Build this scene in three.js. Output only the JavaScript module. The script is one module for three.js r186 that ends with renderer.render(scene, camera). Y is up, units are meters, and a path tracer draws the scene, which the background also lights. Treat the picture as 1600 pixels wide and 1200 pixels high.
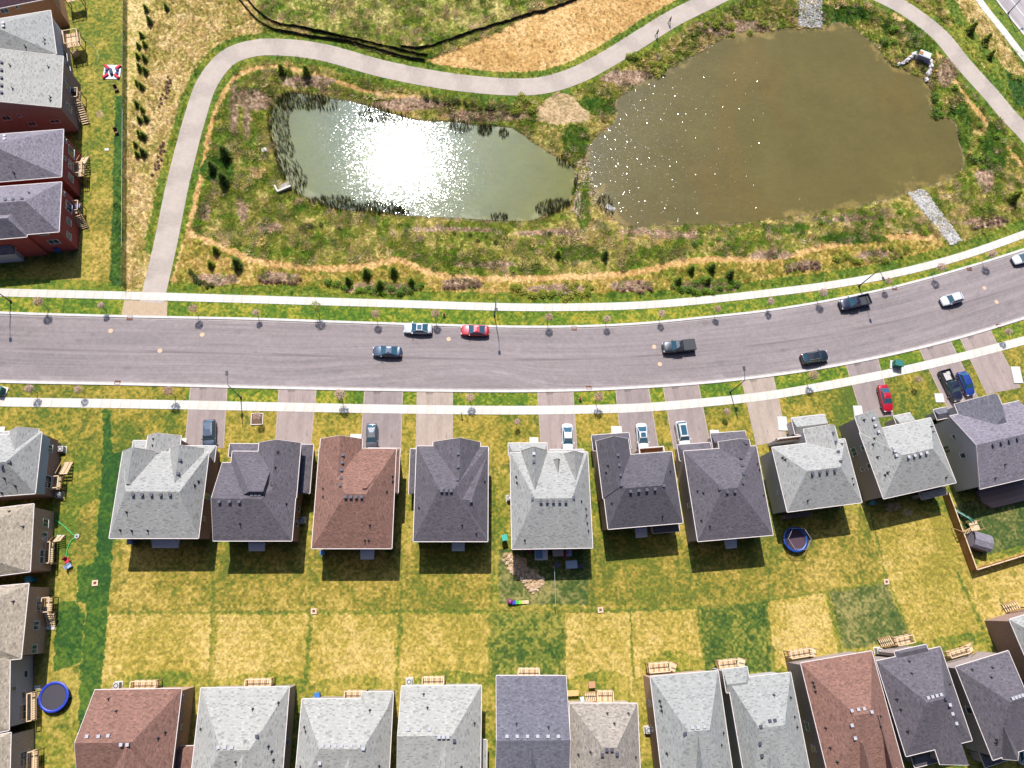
import * as THREE from 'three';
import { Sky } from 'three/addons/objects/Sky.js';
import { RoundedBoxGeometry } from 'three/addons/geometries/RoundedBoxGeometry.js';
import { MarchingCubes } from 'three/addons/objects/MarchingCubes.js';
import { mergeGeometries, mergeVertices } from 'three/addons/utils/BufferGeometryUtils.js';

// ---------------------------------------------------------------- camera, sky, sun, exposure
const scene = new THREE.Scene();
const HC = 112;                                   // drone height above ground, metres
const FPX = 1109;                                 // focal length in pixels of the 1600 x 1200 photograph
const NAD = [725 - 800, 945 - 600];               // where straight down falls, pixels from the centre (the lens is tipped about 17 degrees)
const yc = new THREE.Vector3(-NAD[0], NAD[1], FPX).normalize();          // world up in camera axes
const xc = new THREE.Vector3(1, 0, 0).addScaledVector(yc, -yc.x).normalize();
const zc = new THREE.Vector3().crossVectors(xc, yc);
const camera = new THREE.PerspectiveCamera(2 * Math.atan(600 / FPX) * 180 / Math.PI, 4 / 3, 1, 3000);
camera.position.set(0, HC, 0);
camera.quaternion.setFromRotationMatrix(new THREE.Matrix4().set(xc.x, xc.y, xc.z, 0, yc.x, yc.y, yc.z, 0, zc.x, zc.y, zc.z, 0, 0, 0, 0, 1));
scene.add(camera);
const rayDir = (px, py) => {
  const v = new THREE.Vector3(px - 800, 600 - py, -FPX);
  return new THREE.Vector3(v.dot(xc), v.dot(yc), v.dot(zc));
};
const P = (px, py, h = 0) => {                    // the point at height h that the photograph shows at that pixel
  const d = rayDir(px, py), t = (h - HC) / d.y;
  return new THREE.Vector3(d.x * t, h, d.z * t);
};
const glint = rayDir(622, 232).normalize();       // the sun is mirrored in the pond along this ray
const sunDir = new THREE.Vector3(glint.x, -glint.y, glint.z);
const sky = new Sky();
sky.name = 'sky'; sky.userData.kind = 'structure';
sky.scale.setScalar(2000);
sky.material.uniforms.sunPosition.value.copy(sunDir);
sky.material.uniforms.turbidity.value = 7;
sky.material.uniforms.rayleigh.value = 0.45;
sky.material.uniforms.mieCoefficient.value = 0.004;
scene.add(sky);
scene.environmentIntensity = 0.17;
const sun = new THREE.DirectionalLight(new THREE.Color(1, 0.95, 0.86), 4.2);
sun.position.copy(sunDir).multiplyScalar(200);
sun.castShadow = true;
sun.shadow.radius = 1;
sun.shadow.mapSize.set(4096, 4096);
Object.assign(sun.shadow.camera, { left: -130, right: 130, top: 130, bottom: -130, near: 1, far: 500 });
scene.add(sun, sun.target);
const renderer = new THREE.WebGLRenderer({ antialias: true });
renderer.toneMapping = THREE.LinearToneMapping;
renderer.toneMappingExposure = 2.0;
renderer.shadowMap.enabled = true;

// ---------------------------------------------------------------- helpers
let seed = 12345;
const rnd = () => { seed = (seed * 1664525 + 1013904223) >>> 0; return seed / 4294967296; };
const rr = (a, b) => a + (b - a) * rnd();
const pick = a => a[Math.floor(rnd() * a.length)];
const clamp = (x, a, b) => Math.min(b, Math.max(a, x));
const smooth = (a, b, x) => { const t = clamp((x - a) / (b - a), 0, 1); return t * t * (3 - 2 * t); };
const NT = new Float32Array(65536); { let s = 99; for (let i = 0; i < 65536; i++) { s = (s * 1664525 + 1013904223) >>> 0; NT[i] = s / 4294967296; } }
const vn = (x, y) => {                             // value noise, 0..1
  const xi = Math.floor(x), yi = Math.floor(y); let fx = x - xi, fy = y - yi; fx = fx * fx * (3 - 2 * fx); fy = fy * fy * (3 - 2 * fy);
  const a = (yi & 255) << 8, b = ((yi + 1) & 255) << 8, c = xi & 255, d = (xi + 1) & 255;
  const p = NT[a + c], q = NT[a + d], r = NT[b + c], s = NT[b + d];
  return p + (q - p) * fx + (r - p) * fy + (p - q - r + s) * fx * fy;
};
const fbm = (x, y) => 0.5 * vn(x, y) + 0.3 * vn(x * 2.1 + 17, y * 2.1 + 5) + 0.2 * vn(x * 4.3 + 41, y * 4.3 + 77);
const KEY = 2.0;                                   // how much brighter than its base colour a sunlit level surface is drawn
const s2l = c => { c /= 255; return c <= 0.04045 ? c / 12.92 : ((c + 0.055) / 1.055) ** 2.4; };
const lin = (r, g, b) => [s2l(r) / KEY, s2l(g) / KEY, s2l(b) / KEY];
const C = (r, g, b) => { const a = lin(r, g, b); return new THREE.Color().setRGB(a[0], a[1], a[2]); };
const taken = {};
const numbered = n => { const k = taken[n] = (taken[n] ?? -1) + 1; return k ? n + '_' + String(k).padStart(3, '0') : n; };
const tag = (o, label, category, group) => { o.userData.label = label; o.userData.category = category; if (group) o.userData.group = group; return o; };
const shade = o => { o.castShadow = true; o.receiveShadow = true; return o; };
function thing(name, label, category, pos, turn = 0, group) {
  const o = new THREE.Group(); o.name = numbered(name); o.position.copy(pos); o.rotation.y = turn; scene.add(o);
  return tag(o, label, category, group);
}
function part(name, geo, mat, parent) { const m = shade(new THREE.Mesh(geo, mat)); m.name = name; parent.add(m); return m; }
function struct(name, geo, mat, parent) {
  const m = shade(new THREE.Mesh(geo, mat));
  if (parent) { m.name = name; parent.add(m); } else { m.name = numbered(name); m.userData.kind = 'structure'; scene.add(m); }
  return m;
}
function copy(src, pos, turn, scale, label, group) {
  const c = src.clone(); c.name = numbered(src.name.replace(/_\d{3}$/, '')); c.userData = { ...src.userData };
  if (label) c.userData.label = label; if (group) c.userData.group = group;
  c.position.copy(pos); c.rotation.y = turn; c.scale.setScalar(scale); scene.add(c); return c;
}
const bx = (x, y, z, w, h, d) => new THREE.BoxGeometry(w, h, d).translate(x, y, z);
const cyl = (r0, r1, h, n, x = 0, y = 0, z = 0) => new THREE.CylinderGeometry(r1, r0, h, n).translate(x, y + h / 2, z);
const UNITY = new THREE.BoxGeometry(1, 1, 1);
const bar = (a, b, w, h = w) => {                  // a square bar from a to b
  const g = new THREE.BoxGeometry(w, h, a.distanceTo(b));
  const m = new THREE.Matrix4().lookAt(b, a, Math.abs(b.y - a.y) > 0.99 * a.distanceTo(b) ? new THREE.Vector3(1, 0, 0) : new THREE.Vector3(0, 1, 0));
  return g.applyMatrix4(m).translate((a.x + b.x) / 2, (a.y + b.y) / 2, (a.z + b.z) / 2);
};
const V = (x, y, z) => new THREE.Vector3(x, y, z);
const plain = g => { const o = g.index ? g.toNonIndexed() : g; for (const k of Object.keys(o.attributes)) if (!['position', 'normal', 'uv'].includes(k)) o.deleteAttribute(k); return o; };
const merge = a => mergeGeometries(a.map(plain));
function dataTex(w, h, f, srgb = true, aniso) {
  const d = new Uint8Array(w * h * 4);
  for (let j = 0; j < h; j++) for (let i = 0; i < w; i++) { const c = f(i, j), k = (j * w + i) * 4; d[k] = c[0]; d[k + 1] = c[1]; d[k + 2] = c[2]; d[k + 3] = c[3] ?? 255; }
  const t = new THREE.DataTexture(d, w, h); t.wrapS = t.wrapT = THREE.RepeatWrapping; t.magFilter = THREE.LinearFilter; t.minFilter = THREE.LinearMipmapLinearFilter;
  if (srgb) t.colorSpace = THREE.SRGBColorSpace; t.needsUpdate = true; return t;
}
const l2b = l => { l = clamp(l, 0, 1); return Math.round(255 * (l <= 0.0031308 ? l * 12.92 : 1.055 * l ** (1 / 2.4) - 0.055)); };
const grainTex = (w, h, f) => dataTex(w, h, (i, j) => { const v = clamp(f(i, j), 0, 255); return [v, v, v]; });
const noiseWrap = (i, j, n, fx, fy, o = 0) => {    // noise that repeats every n texels
  const a = i / n, b = j / n, x = a * fx, y = b * fy;
  const mix = (p, q, t) => p + (q - p) * t;
  return mix(mix(vn(x + o, y + o), vn(x - fx + o, y + o), a), mix(vn(x + o, y - fy + o), vn(x - fx + o, y - fy + o), a), b);
};
const std = (color, roughness = 0.9, extra = {}) => new THREE.MeshStandardMaterial({ color, roughness, metalness: 0, ...extra });
const W = pts => pts.map(p => P(p[0], p[1], p[2] ?? 0));

// ---------------------------------------------------------------- terrain with the two ponds
const WL = -0.9;                                   // water level
const pondSmallPx = [[425, 175], [440, 156], [452, 147], [490, 150], [535, 156], [570, 164], [625, 182], [670, 190], [712, 191], [750, 197], [800, 201], [835, 225], [875, 249], [895, 262], [897, 280], [892, 302], [886, 318], [857, 332], [832, 344], [800, 345], [750, 343], [700, 340], [632, 336], [575, 328], [537, 327], [507, 318], [475, 306], [450, 284], [436, 250], [426, 212]];
const pondLargePx = [[1200, 50], [1160, 51], [1120, 67], [1075, 92], [1037, 115], [990, 137], [962, 162], [966, 175], [958, 195], [945, 203], [925, 222], [917, 238], [921, 262], [929, 297], [939, 320], [960, 342], [978, 353], [1050, 351], [1125, 350], [1200, 343], [1275, 332], [1350, 319], [1412, 302], [1475, 280], [1503, 262], [1503, 240], [1497, 222], [1491, 192], [1470, 180], [1455, 170], [1450, 135], [1415, 110], [1390, 102], [1370, 77], [1350, 57], [1312, 36], [1287, 46], [1262, 49], [1237, 43]];
const loop = px => new THREE.CatmullRomCurve3(px.map(p => P(p[0], p[1], WL)), true, 'centripetal').getPoints(px.length * 4).slice(0, -1);
const ponds = [loop(pondSmallPx), loop(pondLargePx)];
const inside = (pts, x, z) => { let c = false; for (let i = 0, j = pts.length - 1; i < pts.length; j = i++) { const a = pts[i], b = pts[j]; if ((a.z > z) !== (b.z > z) && x < (b.x - a.x) * (z - a.z) / (b.z - a.z) + a.x) c = !c; } return c; };
const segDist = (x, z, a, b) => { const dx = b.x - a.x, dz = b.z - a.z, t = clamp(((x - a.x) * dx + (z - a.z) * dz) / (dx * dx + dz * dz + 1e-9), 0, 1); return Math.hypot(x - a.x - t * dx, z - a.z - t * dz); };
const corners = W([[-40, -40], [1640, -40], [1640, 1240], [-40, 1240]]);
const X0 = Math.min(...corners.map(p => p.x)) - 8, X1 = Math.max(...corners.map(p => p.x)) + 8, Z0 = Math.min(...corners.map(p => p.z)) - 8, Z1 = Math.max(...corners.map(p => p.z)) + 8;
const SD = 1, SN = Math.ceil((X1 - X0) / SD) + 2, SM = Math.ceil((Z1 - Z0) / SD) + 2, sdf = new Float32Array(SN * SM);
for (let j = 0; j < SM; j++) for (let i = 0; i < SN; i++) {
  const x = X0 + i * SD, z = Z0 + j * SD; let best = 99;
  for (const p of ponds) { let d = 99; for (let k = 0; k < p.length; k++) { const q = p[(k + 1) % p.length]; if (Math.abs(p[k].x - x) > 30) continue; d = Math.min(d, segDist(x, z, p[k], q)); } if (inside(p, x, z)) d = -d; if (d < best) best = d; }
  sdf[j * SN + i] = best;
}
const shore = (x, z) => { const a = clamp((x - X0) / SD, 0, SN - 2), b = clamp((z - Z0) / SD, 0, SM - 2), i = Math.floor(a), j = Math.floor(b), u = a - i, v = b - j, k = j * SN + i; return (sdf[k] * (1 - u) + sdf[k + 1] * u) * (1 - v) + (sdf[k + SN] * (1 - u) + sdf[k + SN + 1] * u) * v; };
const gy = (x, z) => {
  const d = shore(x, z);
  if (d > 6) return 0;
  if (d >= 0) return (WL - 0.04) * (1 - smooth(0, 6, d)) + (d > 0.5 && d < 5.5 ? 0.06 * (vn(x * 0.8, z * 0.8) - 0.5) : 0);
  return WL - 0.04 - Math.min(1.2, -d * 0.3);
};
const onGround = (px, py) => { let p = P(px, py); for (let k = 0; k < 3; k++) p = P(px, py, gy(p.x, p.z)); return p; };
const under = (px, py, h) => { const p = P(px, py, h); p.y = gy(p.x, p.z); return p; };   // ground point below something seen at height h

// zones of ground cover, drawn into a raster over the terrain
const TW = 2048, TH = 2048, zone = new Uint8Array(TW * TH);
const tx = x => (x - X0) / (X1 - X0) * TW, tz = z => (z - Z0) / (Z1 - Z0) * TH;
function fillWorld(pts, id) {
  let a = Infinity, b = -Infinity; for (const p of pts) { a = Math.min(a, p.z); b = Math.max(b, p.z); }
  for (let j = Math.max(0, Math.floor(tz(a))); j <= Math.min(TH - 1, tz(b)); j++) {
    const z = Z0 + (j + 0.5) / TH * (Z1 - Z0), xs = [];
    for (let i = 0, k = pts.length - 1; i < pts.length; k = i++) if ((pts[i].z > z) !== (pts[k].z > z)) xs.push((pts[k].x - pts[i].x) * (z - pts[i].z) / (pts[k].z - pts[i].z) + pts[i].x);
    xs.sort((p, q) => p - q);
    for (let k = 0; k + 1 < xs.length; k += 2) for (let i = Math.max(0, Math.round(tx(xs[k]))); i < Math.min(TW, Math.round(tx(xs[k + 1]))); i++) zone[j * TW + i] = id;
  }
}
const area = (id, px) => fillWorld(W(px), id);
const curve = px => { const c = new THREE.CatmullRomCurve3(px.map(p => P(p[0], p[1])), false, 'centripetal'); return c.getSpacedPoints(Math.max(4, Math.round(c.getLength() / 0.9))); };
function ribbon(pts, wa, wb) {                     // outline from offset wa to offset wb beside a line
  const L = [], R = [];
  pts.forEach((p, i) => { const a = pts[Math.max(0, i - 1)], b = pts[Math.min(pts.length - 1, i + 1)], d = Math.hypot(b.x - a.x, b.z - a.z), nx = -(b.z - a.z) / d, nz = (b.x - a.x) / d; L.push(V(p.x + nx * wa, 0, p.z + nz * wa)); R.push(V(p.x + nx * wb, 0, p.z + nz * wb)); });
  return [L, R];
}
function stroke(id, pts, wa, wb) { const [L, R] = ribbon(pts, wa, wb); for (let i = 0; i + 1 < L.length; i++) fillWorld([L[i], L[i + 1], R[i + 1], R[i]], id); }
const oval = (id, x, y, a, b) => area(id, Array.from({ length: 18 }, (_, k) => [x + a * Math.cos(k / 9 * Math.PI) * (0.85 + 0.3 * NT[(x * 31 + k * 7 + y) & 65535]), y + b * Math.sin(k / 9 * Math.PI) * (0.85 + 0.3 * NT[(x * 17 + k * 13 + y) & 65535])]));

const LAWN = 0, DRYLAWN = 1, WEEDLAWN = 2, LUSH = 3, BOULEVARD = 4, MEADOW = 5, TAN = 6, STRAW = 7, MULCH = 8, VERGE = 9, LINE = 10, DIRT = 11, STRAWLAWN = 12, FRONT = 13, FIELD = 14, DEEPGREEN = 15, GREENLAWN = 16, SLOPE = 17;
const kerbUpPx = [[-60, 486], [0, 490], [200, 496], [400, 500], [500, 503.5], [640, 508], [800, 512], [900, 511.5], [1000, 507], [1100, 497.5], [1200, 486.5], [1300, 470], [1400, 449], [1500, 422], [1600, 391], [1680, 362]];
const kerbLowPx = [[-60, 592], [0, 595], [200, 599], [400, 604], [600, 608], [800, 610], [900, 608.5], [1000, 604], [1100, 597], [1200, 586], [1300, 571], [1400, 551], [1500, 526], [1600, 496], [1680, 471]];
const walkUpPx = [[-60, 455], [0, 457], [200, 462], [400, 468], [600, 474], [800, 480], [900, 480], [1000, 477], [1100, 469], [1200, 458], [1300, 445], [1400, 427], [1500, 401], [1600, 366], [1680, 336]];
const walkLowPx = [[-60, 627], [0, 628], [200, 631], [400, 635], [600, 639], [800, 641], [900, 640], [1000, 637], [1100, 629], [1200, 618], [1300, 601], [1400, 581], [1500, 558], [1600, 532], [1680, 510]];
const pathPx = [[237, 473], [245, 440], [260, 375], [275, 300], [287, 250], [303, 190], [325, 128], [358, 89], [400, 75], [440, 74], [500, 81], [600, 108], [700, 127], [800, 136], [850, 133], [900, 118], [950, 92], [1000, 61], [1050, 30], [1100, 5], [1150, -18], [1240, -38], [1330, -24], [1389, 0], [1425, 21], [1470, 57], [1505, 100], [1550, 150], [1575, 180], [1602, 208], [1660, 280]];
const kerbUp = curve(kerbUpPx), kerbLow = curve(kerbLowPx), walkUp = curve(walkUpPx), walkLow = curve(walkLowPx), path = curve(pathPx);
const PATHW = 3.9, WALKW = 1.42;

area(LAWN, [[-80, 470], [1700, 300], [1700, 1300], [-80, 1300]]);
area(MEADOW, [[198, -60], [1700, -60], [1700, 340], [1500, 401], [1200, 458], [900, 480], [600, 474], [198, 462]]);
area(LAWN, [[-80, -60], [198, -60], [197, 462], [-80, 456]]);
area(TAN, [[198, -60], [420, -60], [405, 30], [415, 62], [360, 70], [305, 130], [270, 250], [240, 380], [222, 462], [197, 462]]);
area(FIELD, [[380, -60], [940, -60], [800, 38], [740, 62], [665, 80], [620, 78], [560, 62], [500, 48], [435, 38], [405, 22]]);
area(STRAW, [[665, 95], [740, 66], [800, 38], [930, -20], [1090, -20], [1010, 34], [930, 78], [880, 103], [820, 116], [740, 112], [690, 104]]);
area(VERGE, [[1455, -40], [1540, -40], [1700, 150], [1700, 250], [1600, 170], [1540, 105], [1490, 50]]);
area(TAN, [[1480, -20], [1520, -20], [1570, 60], [1600, 110], [1590, 130], [1530, 60]]);
area(LUSH, [[1570, 110], [1620, 130], [1620, 190], [1585, 160]]);
stroke(VERGE, path, -PATHW / 2 - 1.5, PATHW / 2 + 1.5);
stroke(STRAW, curve([[262, 480], [275, 430], [300, 340], [318, 260], [335, 180], [372, 118], [420, 104], [470, 110], [540, 130], [600, 145], [660, 152]]), -0.5, 0.5);
stroke(STRAW, curve([[1395, 22], [1440, 60], [1470, 92], [1500, 140], [1540, 190], [1580, 240], [1600, 262]]), -0.6, 0.5);
// southern slope: straw mat ribbon, beds and green
area(SLOPE, [[290, 372], [350, 388], [400, 408], [500, 416], [620, 402], [700, 432], [1000, 424], [1060, 408], [1200, 402], [1300, 384], [1460, 372], [1500, 388], [1400, 415], [1200, 446], [1000, 466], [800, 470], [600, 464], [285, 455], [275, 430]]);
stroke(STRAW, curve([[295, 362], [350, 386], [400, 406], [500, 418], [570, 416], [625, 405], [655, 418], [700, 431], [800, 434], [900, 431], [1000, 424], [1060, 409], [1110, 404], [1200, 404], [1300, 382], [1400, 369], [1465, 371]]), -0.5, 0.75);
stroke(VERGE, walkUp, -2.6, 0);
stroke(BOULEVARD, curve(walkUpPx.map((p, i) => [p[0], (p[1] + kerbUpPx[i][1]) / 2 + 2])), -1.7, 1.7);
area(TAN, [[197, 380], [240, 400], [228, 456], [197, 456]]);
for (const [x, y, a, b] of [[435, 433, 32, 8], [722, 443, 32, 8], [985, 446, 34, 8], [870, 452, 50, 8], [1255, 415, 30, 7], [1370, 400, 36, 8], [1540, 348, 34, 8], [600, 450, 60, 7], [1110, 447, 48, 9], [760, 413, 50, 6], [1205, 398, 36, 7], [335, 437, 38, 9], [1060, 365, 36, 7], [860, 362, 55, 6], [365, 170, 8, 40], [385, 185, 6, 36], [395, 155, 30, 16], [480, 125, 42, 9], [640, 160, 60, 9], [760, 178, 70, 8], [1010, 120, 70, 14], [1150, 40, 60, 12], [320, 330, 10, 16], [380, 330, 9, 16], [425, 355, 20, 7], [1010, 358, 40, 6], [1330, 340, 60, 6], [1540, 280, 14, 24], [1480, 110, 16, 22], [700, 356, 80, 5]]) oval(MULCH, x, y, a, b);
for (const [x, y, a, b] of [[900, 215, 22, 20], [930, 165, 34, 14], [912, 330, 10, 30], [1440, 70, 26, 18], [1500, 200, 22, 44], [1555, 230, 20, 46], [1420, 45, 40, 14], [1300, 20, 60, 12], [900, 395, 40, 12], [1230, 355, 40, 8], [1330, 372, 60, 8], [340, 265, 26, 20]]) oval(DEEPGREEN, x, y, a, b);
area(DIRT, [[835, 170], [870, 142], [895, 150], [905, 165], [922, 175], [918, 188], [870, 196], [840, 188]]);
// residential lots
area(FRONT, [[-80, 630], [400, 636], [900, 640], [1100, 630], [1300, 600], [1700, 505], [1700, 620], [1340, 700], [1060, 730], [160, 740], [-80, 700]]);
stroke(BOULEVARD, curve(walkLowPx.map((p, i) => [p[0], (p[1] + kerbLowPx[i][1]) / 2])), -1.35, 1.35);
area(FRONT, [[-80, 598], [290, 604], [290, 626], [-80, 622]]);
area(DRYLAWN, [[168, 850], [770, 850], [768, 952], [165, 955]]);
area(DRYLAWN, [[900, 840], [1130, 850], [1350, 800], [1380, 905], [1290, 922], [1130, 944], [905, 952]]);
area(STRAWLAWN, [[1350, 800], [1480, 800], [1530, 900], [1385, 912]]);
area(WEEDLAWN, [[1490, 790], [1600, 760], [1640, 840], [1525, 872]]);
area(STRAWLAWN, [[165, 960], [330, 960], [326, 1072], [158, 1078]]);
area(STRAWLAWN, [[340, 960], [482, 960], [474, 1062], [335, 1060]]);
area(STRAWLAWN, [[489, 960], [622, 960], [616, 1075], [482, 1070]]);
area(STRAWLAWN, [[630, 960], [763, 960], [760, 1060], [625, 1060]]);
area(GREENLAWN, [[768, 958], [878, 958], [882, 1060], [768, 1060]]);
area(STRAWLAWN, [[884, 958], [982, 956], [990, 1090], [884, 1060]]);
area(STRAWLAWN, [[986, 955], [1088, 950], [1096, 1040], [992, 1060]]);
area(GREENLAWN, [[1094, 950], [1194, 938], [1208, 1050], [1102, 1050]]);
area(STRAWLAWN, [[1198, 936], [1288, 926], [1310, 1020], [1212, 1045]]);
area(WEEDLAWN, [[1296, 924], [1384, 910], [1424, 1000], [1318, 1015]]);
area(STRAWLAWN, [[1390, 910], [1490, 890], [1534, 985], [1428, 1004]]);
area(STRAWLAWN, [[1496, 890], [1640, 850], [1640, 960], [1540, 985]]);
for (const [y0, x0, x1] of [[1052, 165, 330], [1054, 340, 470], [1058, 490, 612], [1052, 640, 760], [1052, 892, 985], [1022, 1000, 1096]]) area(LAWN, [[x0, y0 + 8], [(x0 + x1) / 2, y0 - 6], [x1, y0 + 4], [x1, y0 + 50], [x0, y0 + 50]]);
area(LAWN, [[900, 690], [930, 690], [950, 830], [930, 850]]);
for (const l of [[[160, 957], [600, 955], [760, 955], [940, 955], [1130, 946], [1290, 924], [1385, 909]], [[333, 850], [332, 955], [327, 1072]], [[482, 850], [485, 955], [476, 1080]], [[628, 850], [626, 955], [620, 1085]], [[770, 700], [772, 850], [768, 955], [764, 1062]], [[880, 958], [883, 1055]], [[984, 955], [992, 1085]], [[1091, 948], [1099, 1035]], [[1196, 936], [1211, 1045]], [[1292, 924], [1316, 1018]], [[1388, 908], [1428, 1005]], [[1492, 888], [1538, 985]], [[1360, 800], [1385, 905]], [[1076, 855], [1080, 945]], [[930, 850], [925, 952]], [[1205, 850], [1200, 935]]]) stroke(LINE, curve(l), -0.16, 0.2);
stroke(STRAWLAWN, curve([[1510, 890], [1600, 866], [1640, 855]]), -0.3, 0.3);
for (const l of [[[10, 935], [80, 935]], [[128, 130], [195, 126]], [[130, 222], [190, 217]], [[140, 312], [192, 308]], [[60, 1138], [122, 1130]], [[170, 650], [168, 705]], [[470, 650], [482, 690]]]) stroke(LINE, curve(l), -0.15, 0.2);
area(LUSH, [[160, 706], [190, 706], [178, 840], [172, 905], [166, 1000], [156, 1078], [122, 1145], [126, 1040], [136, 942], [120, 940], [122, 884], [148, 880], [157, 760]]);
area(LUSH, [[160, 640], [172, 640], [176, 706], [162, 706]]);
area(LUSH, [[90, 800], [105, 780], [125, 800], [122, 870], [100, 880]]);
area(LAWN, [[88, 720], [150, 700], [152, 870], [118, 880], [120, 935], [86, 935]]);
area(DRYLAWN, [[128, 790], [150, 780], [146, 870], [112, 880]]);
area(LUSH, [[92, 940], [118, 940], [132, 960], [126, 1035], [84, 1050], [86, 990]]);
area(DRYLAWN, [[138, 310], [188, 310], [186, 440], [140, 440]]);
area(LUSH, [[180, 150], [192, 150], [190, 450], [172, 445]]);
area(WEEDLAWN, [[780, 860], [920, 860], [920, 945], [780, 945]]);
for (const [x, y, a, b] of [[808, 880, 16, 12], [828, 895, 14, 9], [795, 868, 8, 6], [835, 912, 9, 6], [1395, 792, 14, 8], [1418, 800, 8, 5], [156, 178, 5, 7]]) oval(DIRT, x, y, a, b);

const tone = (r, g, b) => lin(r, g, b);
const mix3 = (a, b, t) => [a[0] + (b[0] - a[0]) * t, a[1] + (b[1] - a[1]) * t, a[2] + (b[2] - a[2]) * t];
const PAL = {
  [LAWN]: [tone(98, 118, 22), tone(152, 142, 42), tone(186, 162, 72)],
  [DRYLAWN]: [tone(112, 118, 28), tone(164, 142, 50), tone(200, 170, 84)],
  [WEEDLAWN]: [tone(60, 88, 22), tone(102, 110, 44), tone(154, 142, 80)],
  [GREENLAWN]: [tone(50, 86, 12), tone(96, 112, 26), tone(156, 146, 56)],
  [LUSH]: [tone(32, 80, 8), tone(54, 96, 14), tone(92, 118, 24)],
  [BOULEVARD]: [tone(74, 114, 12), tone(112, 134, 20), tone(176, 162, 50)],
  [MEADOW]: [tone(96, 132, 20), tone(160, 158, 54), tone(224, 196, 126)],
  [FIELD]: [tone(112, 148, 30), tone(170, 172, 70), tone(232, 212, 140)],
  [TAN]: [tone(158, 150, 60), tone(208, 178, 106), tone(236, 204, 146)],
  [SLOPE]: [tone(124, 134, 32), tone(182, 158, 64), tone(218, 182, 108)],
  [STRAW]: [tone(196, 152, 84), tone(220, 174, 106), tone(236, 198, 136)],
  [MULCH]: [tone(136, 118, 76), tone(186, 156, 124), tone(220, 186, 158)],
  [VERGE]: [tone(78, 116, 14), tone(112, 130, 24), tone(158, 150, 44)],
  [LINE]: [tone(92, 108, 24), tone(122, 126, 36), tone(160, 144, 54)],
  [DIRT]: [tone(150, 130, 84), tone(196, 164, 116), tone(216, 184, 140)],
  [STRAWLAWN]: [tone(158, 142, 46), tone(192, 164, 72), tone(216, 184, 106)],
  [FRONT]: [tone(92, 110, 20), tone(146, 134, 36), tone(184, 156, 62)],
  [DEEPGREEN]: [tone(50, 100, 12), tone(88, 124, 24), tone(130, 142, 46)],
};
const zoneAt = (x, z) => {
  const i = clamp(Math.floor(tx(x + 0.45 * (vn(x * 2.1 + 9, z * 2.1) - 0.5))), 0, TW - 1), j = clamp(Math.floor(tz(z + 0.45 * (vn(x * 2.1 + 70, z * 2.1 + 31) - 0.5))), 0, TH - 1);
  return zone[j * TW + i];
};
const MOWN = new Set([LAWN, DRYLAWN, WEEDLAWN, GREENLAWN, STRAWLAWN, FRONT]);
function groundColor(x, z, id) {
  const lot = id === STRAWLAWN || id === DRYLAWN || id === FRONT ? NT[(Math.floor(x / 13.4 + 40) * 71 + Math.floor(z / 22 + 40) * 13) & 65535] - 0.5 : 0;
  const rough = id === SLOPE || id === MEADOW || id === FIELD || id === MULCH || id === DEEPGREEN || id === TAN;
  const big = fbm(x * 0.09 + 3, z * 0.09 + 8), mid = fbm(x * 0.45, z * 0.45), fine = vn(x * 3.1, z * 3.1), tiny = vn(x * 7.3 + 5, z * 7.3);
  const t = clamp(rough ? 0.5 + (big - 0.5) * 0.7 + (mid - 0.5) * 1.5 + (fine - 0.5) * 1.2 : 0.5 + (big - 0.5) * (id === BOULEVARD || id === VERGE ? 0.5 : 1.2) + (mid - 0.5) * 1.1 + (fine - 0.5) * 0.9 + lot * 0.35, 0, 1);
  const p = PAL[id], c = t < 0.5 ? mix3(p[0], p[1], t * 2) : mix3(p[1], p[2], t * 2 - 1);
  if (!rough && id !== STRAW && id !== DIRT) { const w = smooth(0.62, 0.74, fbm(x * 0.8 + 130, z * 0.8 + 61)) * smooth(0.4, 0.6, vn(x * 0.11 + 8, z * 0.11 + 90)); if (w > 0) { const g = mix3(c, id === LUSH || id === WEEDLAWN ? p[0] : [p[0][0] * 0.8, p[0][1] * 0.85, p[0][2] * 0.8], w * 0.75); c[0] = g[0]; c[1] = g[1]; c[2] = g[2]; } }
  if (MOWN.has(id)) { const a = Math.sin((x * 0.94 + z * 0.34 + (vn(x * 0.2, z * 0.2) - 0.5) * 1.5) * 5.2), b = Math.sin((z + (vn(x * 0.15 + 9, z * 0.15) - 0.5) * 1.2) * 6.1), q = 1 + 0.045 * (vn(x * 0.05 + 3, z * 0.07) > 0.5 ? a : b); c[0] *= q; c[1] *= q * 1.01; c[2] *= q; const wd = vn(x * 2.2 + 300, z * 2.2 + 40); if (wd > 0.9) { const e = (wd - 0.9) * 6; c[0] *= 1 - 0.6 * e; c[1] *= 1 - 0.35 * e; c[2] *= 1 - 0.5 * e; } }
  const k = 1 + (tiny - 0.5) * (rough ? 0.7 : 0.6) + (fine - 0.5) * 0.2 + (NT[(Math.floor(x * 9.7) * 7919 + Math.floor(z * 12.3) * 10473) & 65535] - 0.5) * 0.3;
  return [c[0] * k, c[1] * k, c[2] * k];
}
const groundTex = dataTex(TW, TH, (i, j) => {
  const x = X0 + (i + 0.5) / TW * (X1 - X0), z = Z0 + (j + 0.5) / TH * (Z1 - Z0), d = shore(x, z);
  let c = groundColor(x, z, zoneAt(x, z));
  if (d < 0.5) { const e = vn(x * 2, z * 2); c = mix3(lin(168, 150, 104), lin(104, 92, 56), e); }
  return [l2b(c[0]), l2b(c[1]), l2b(c[2])];
});
groundTex.wrapS = groundTex.wrapT = THREE.ClampToEdgeWrapping;
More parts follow.
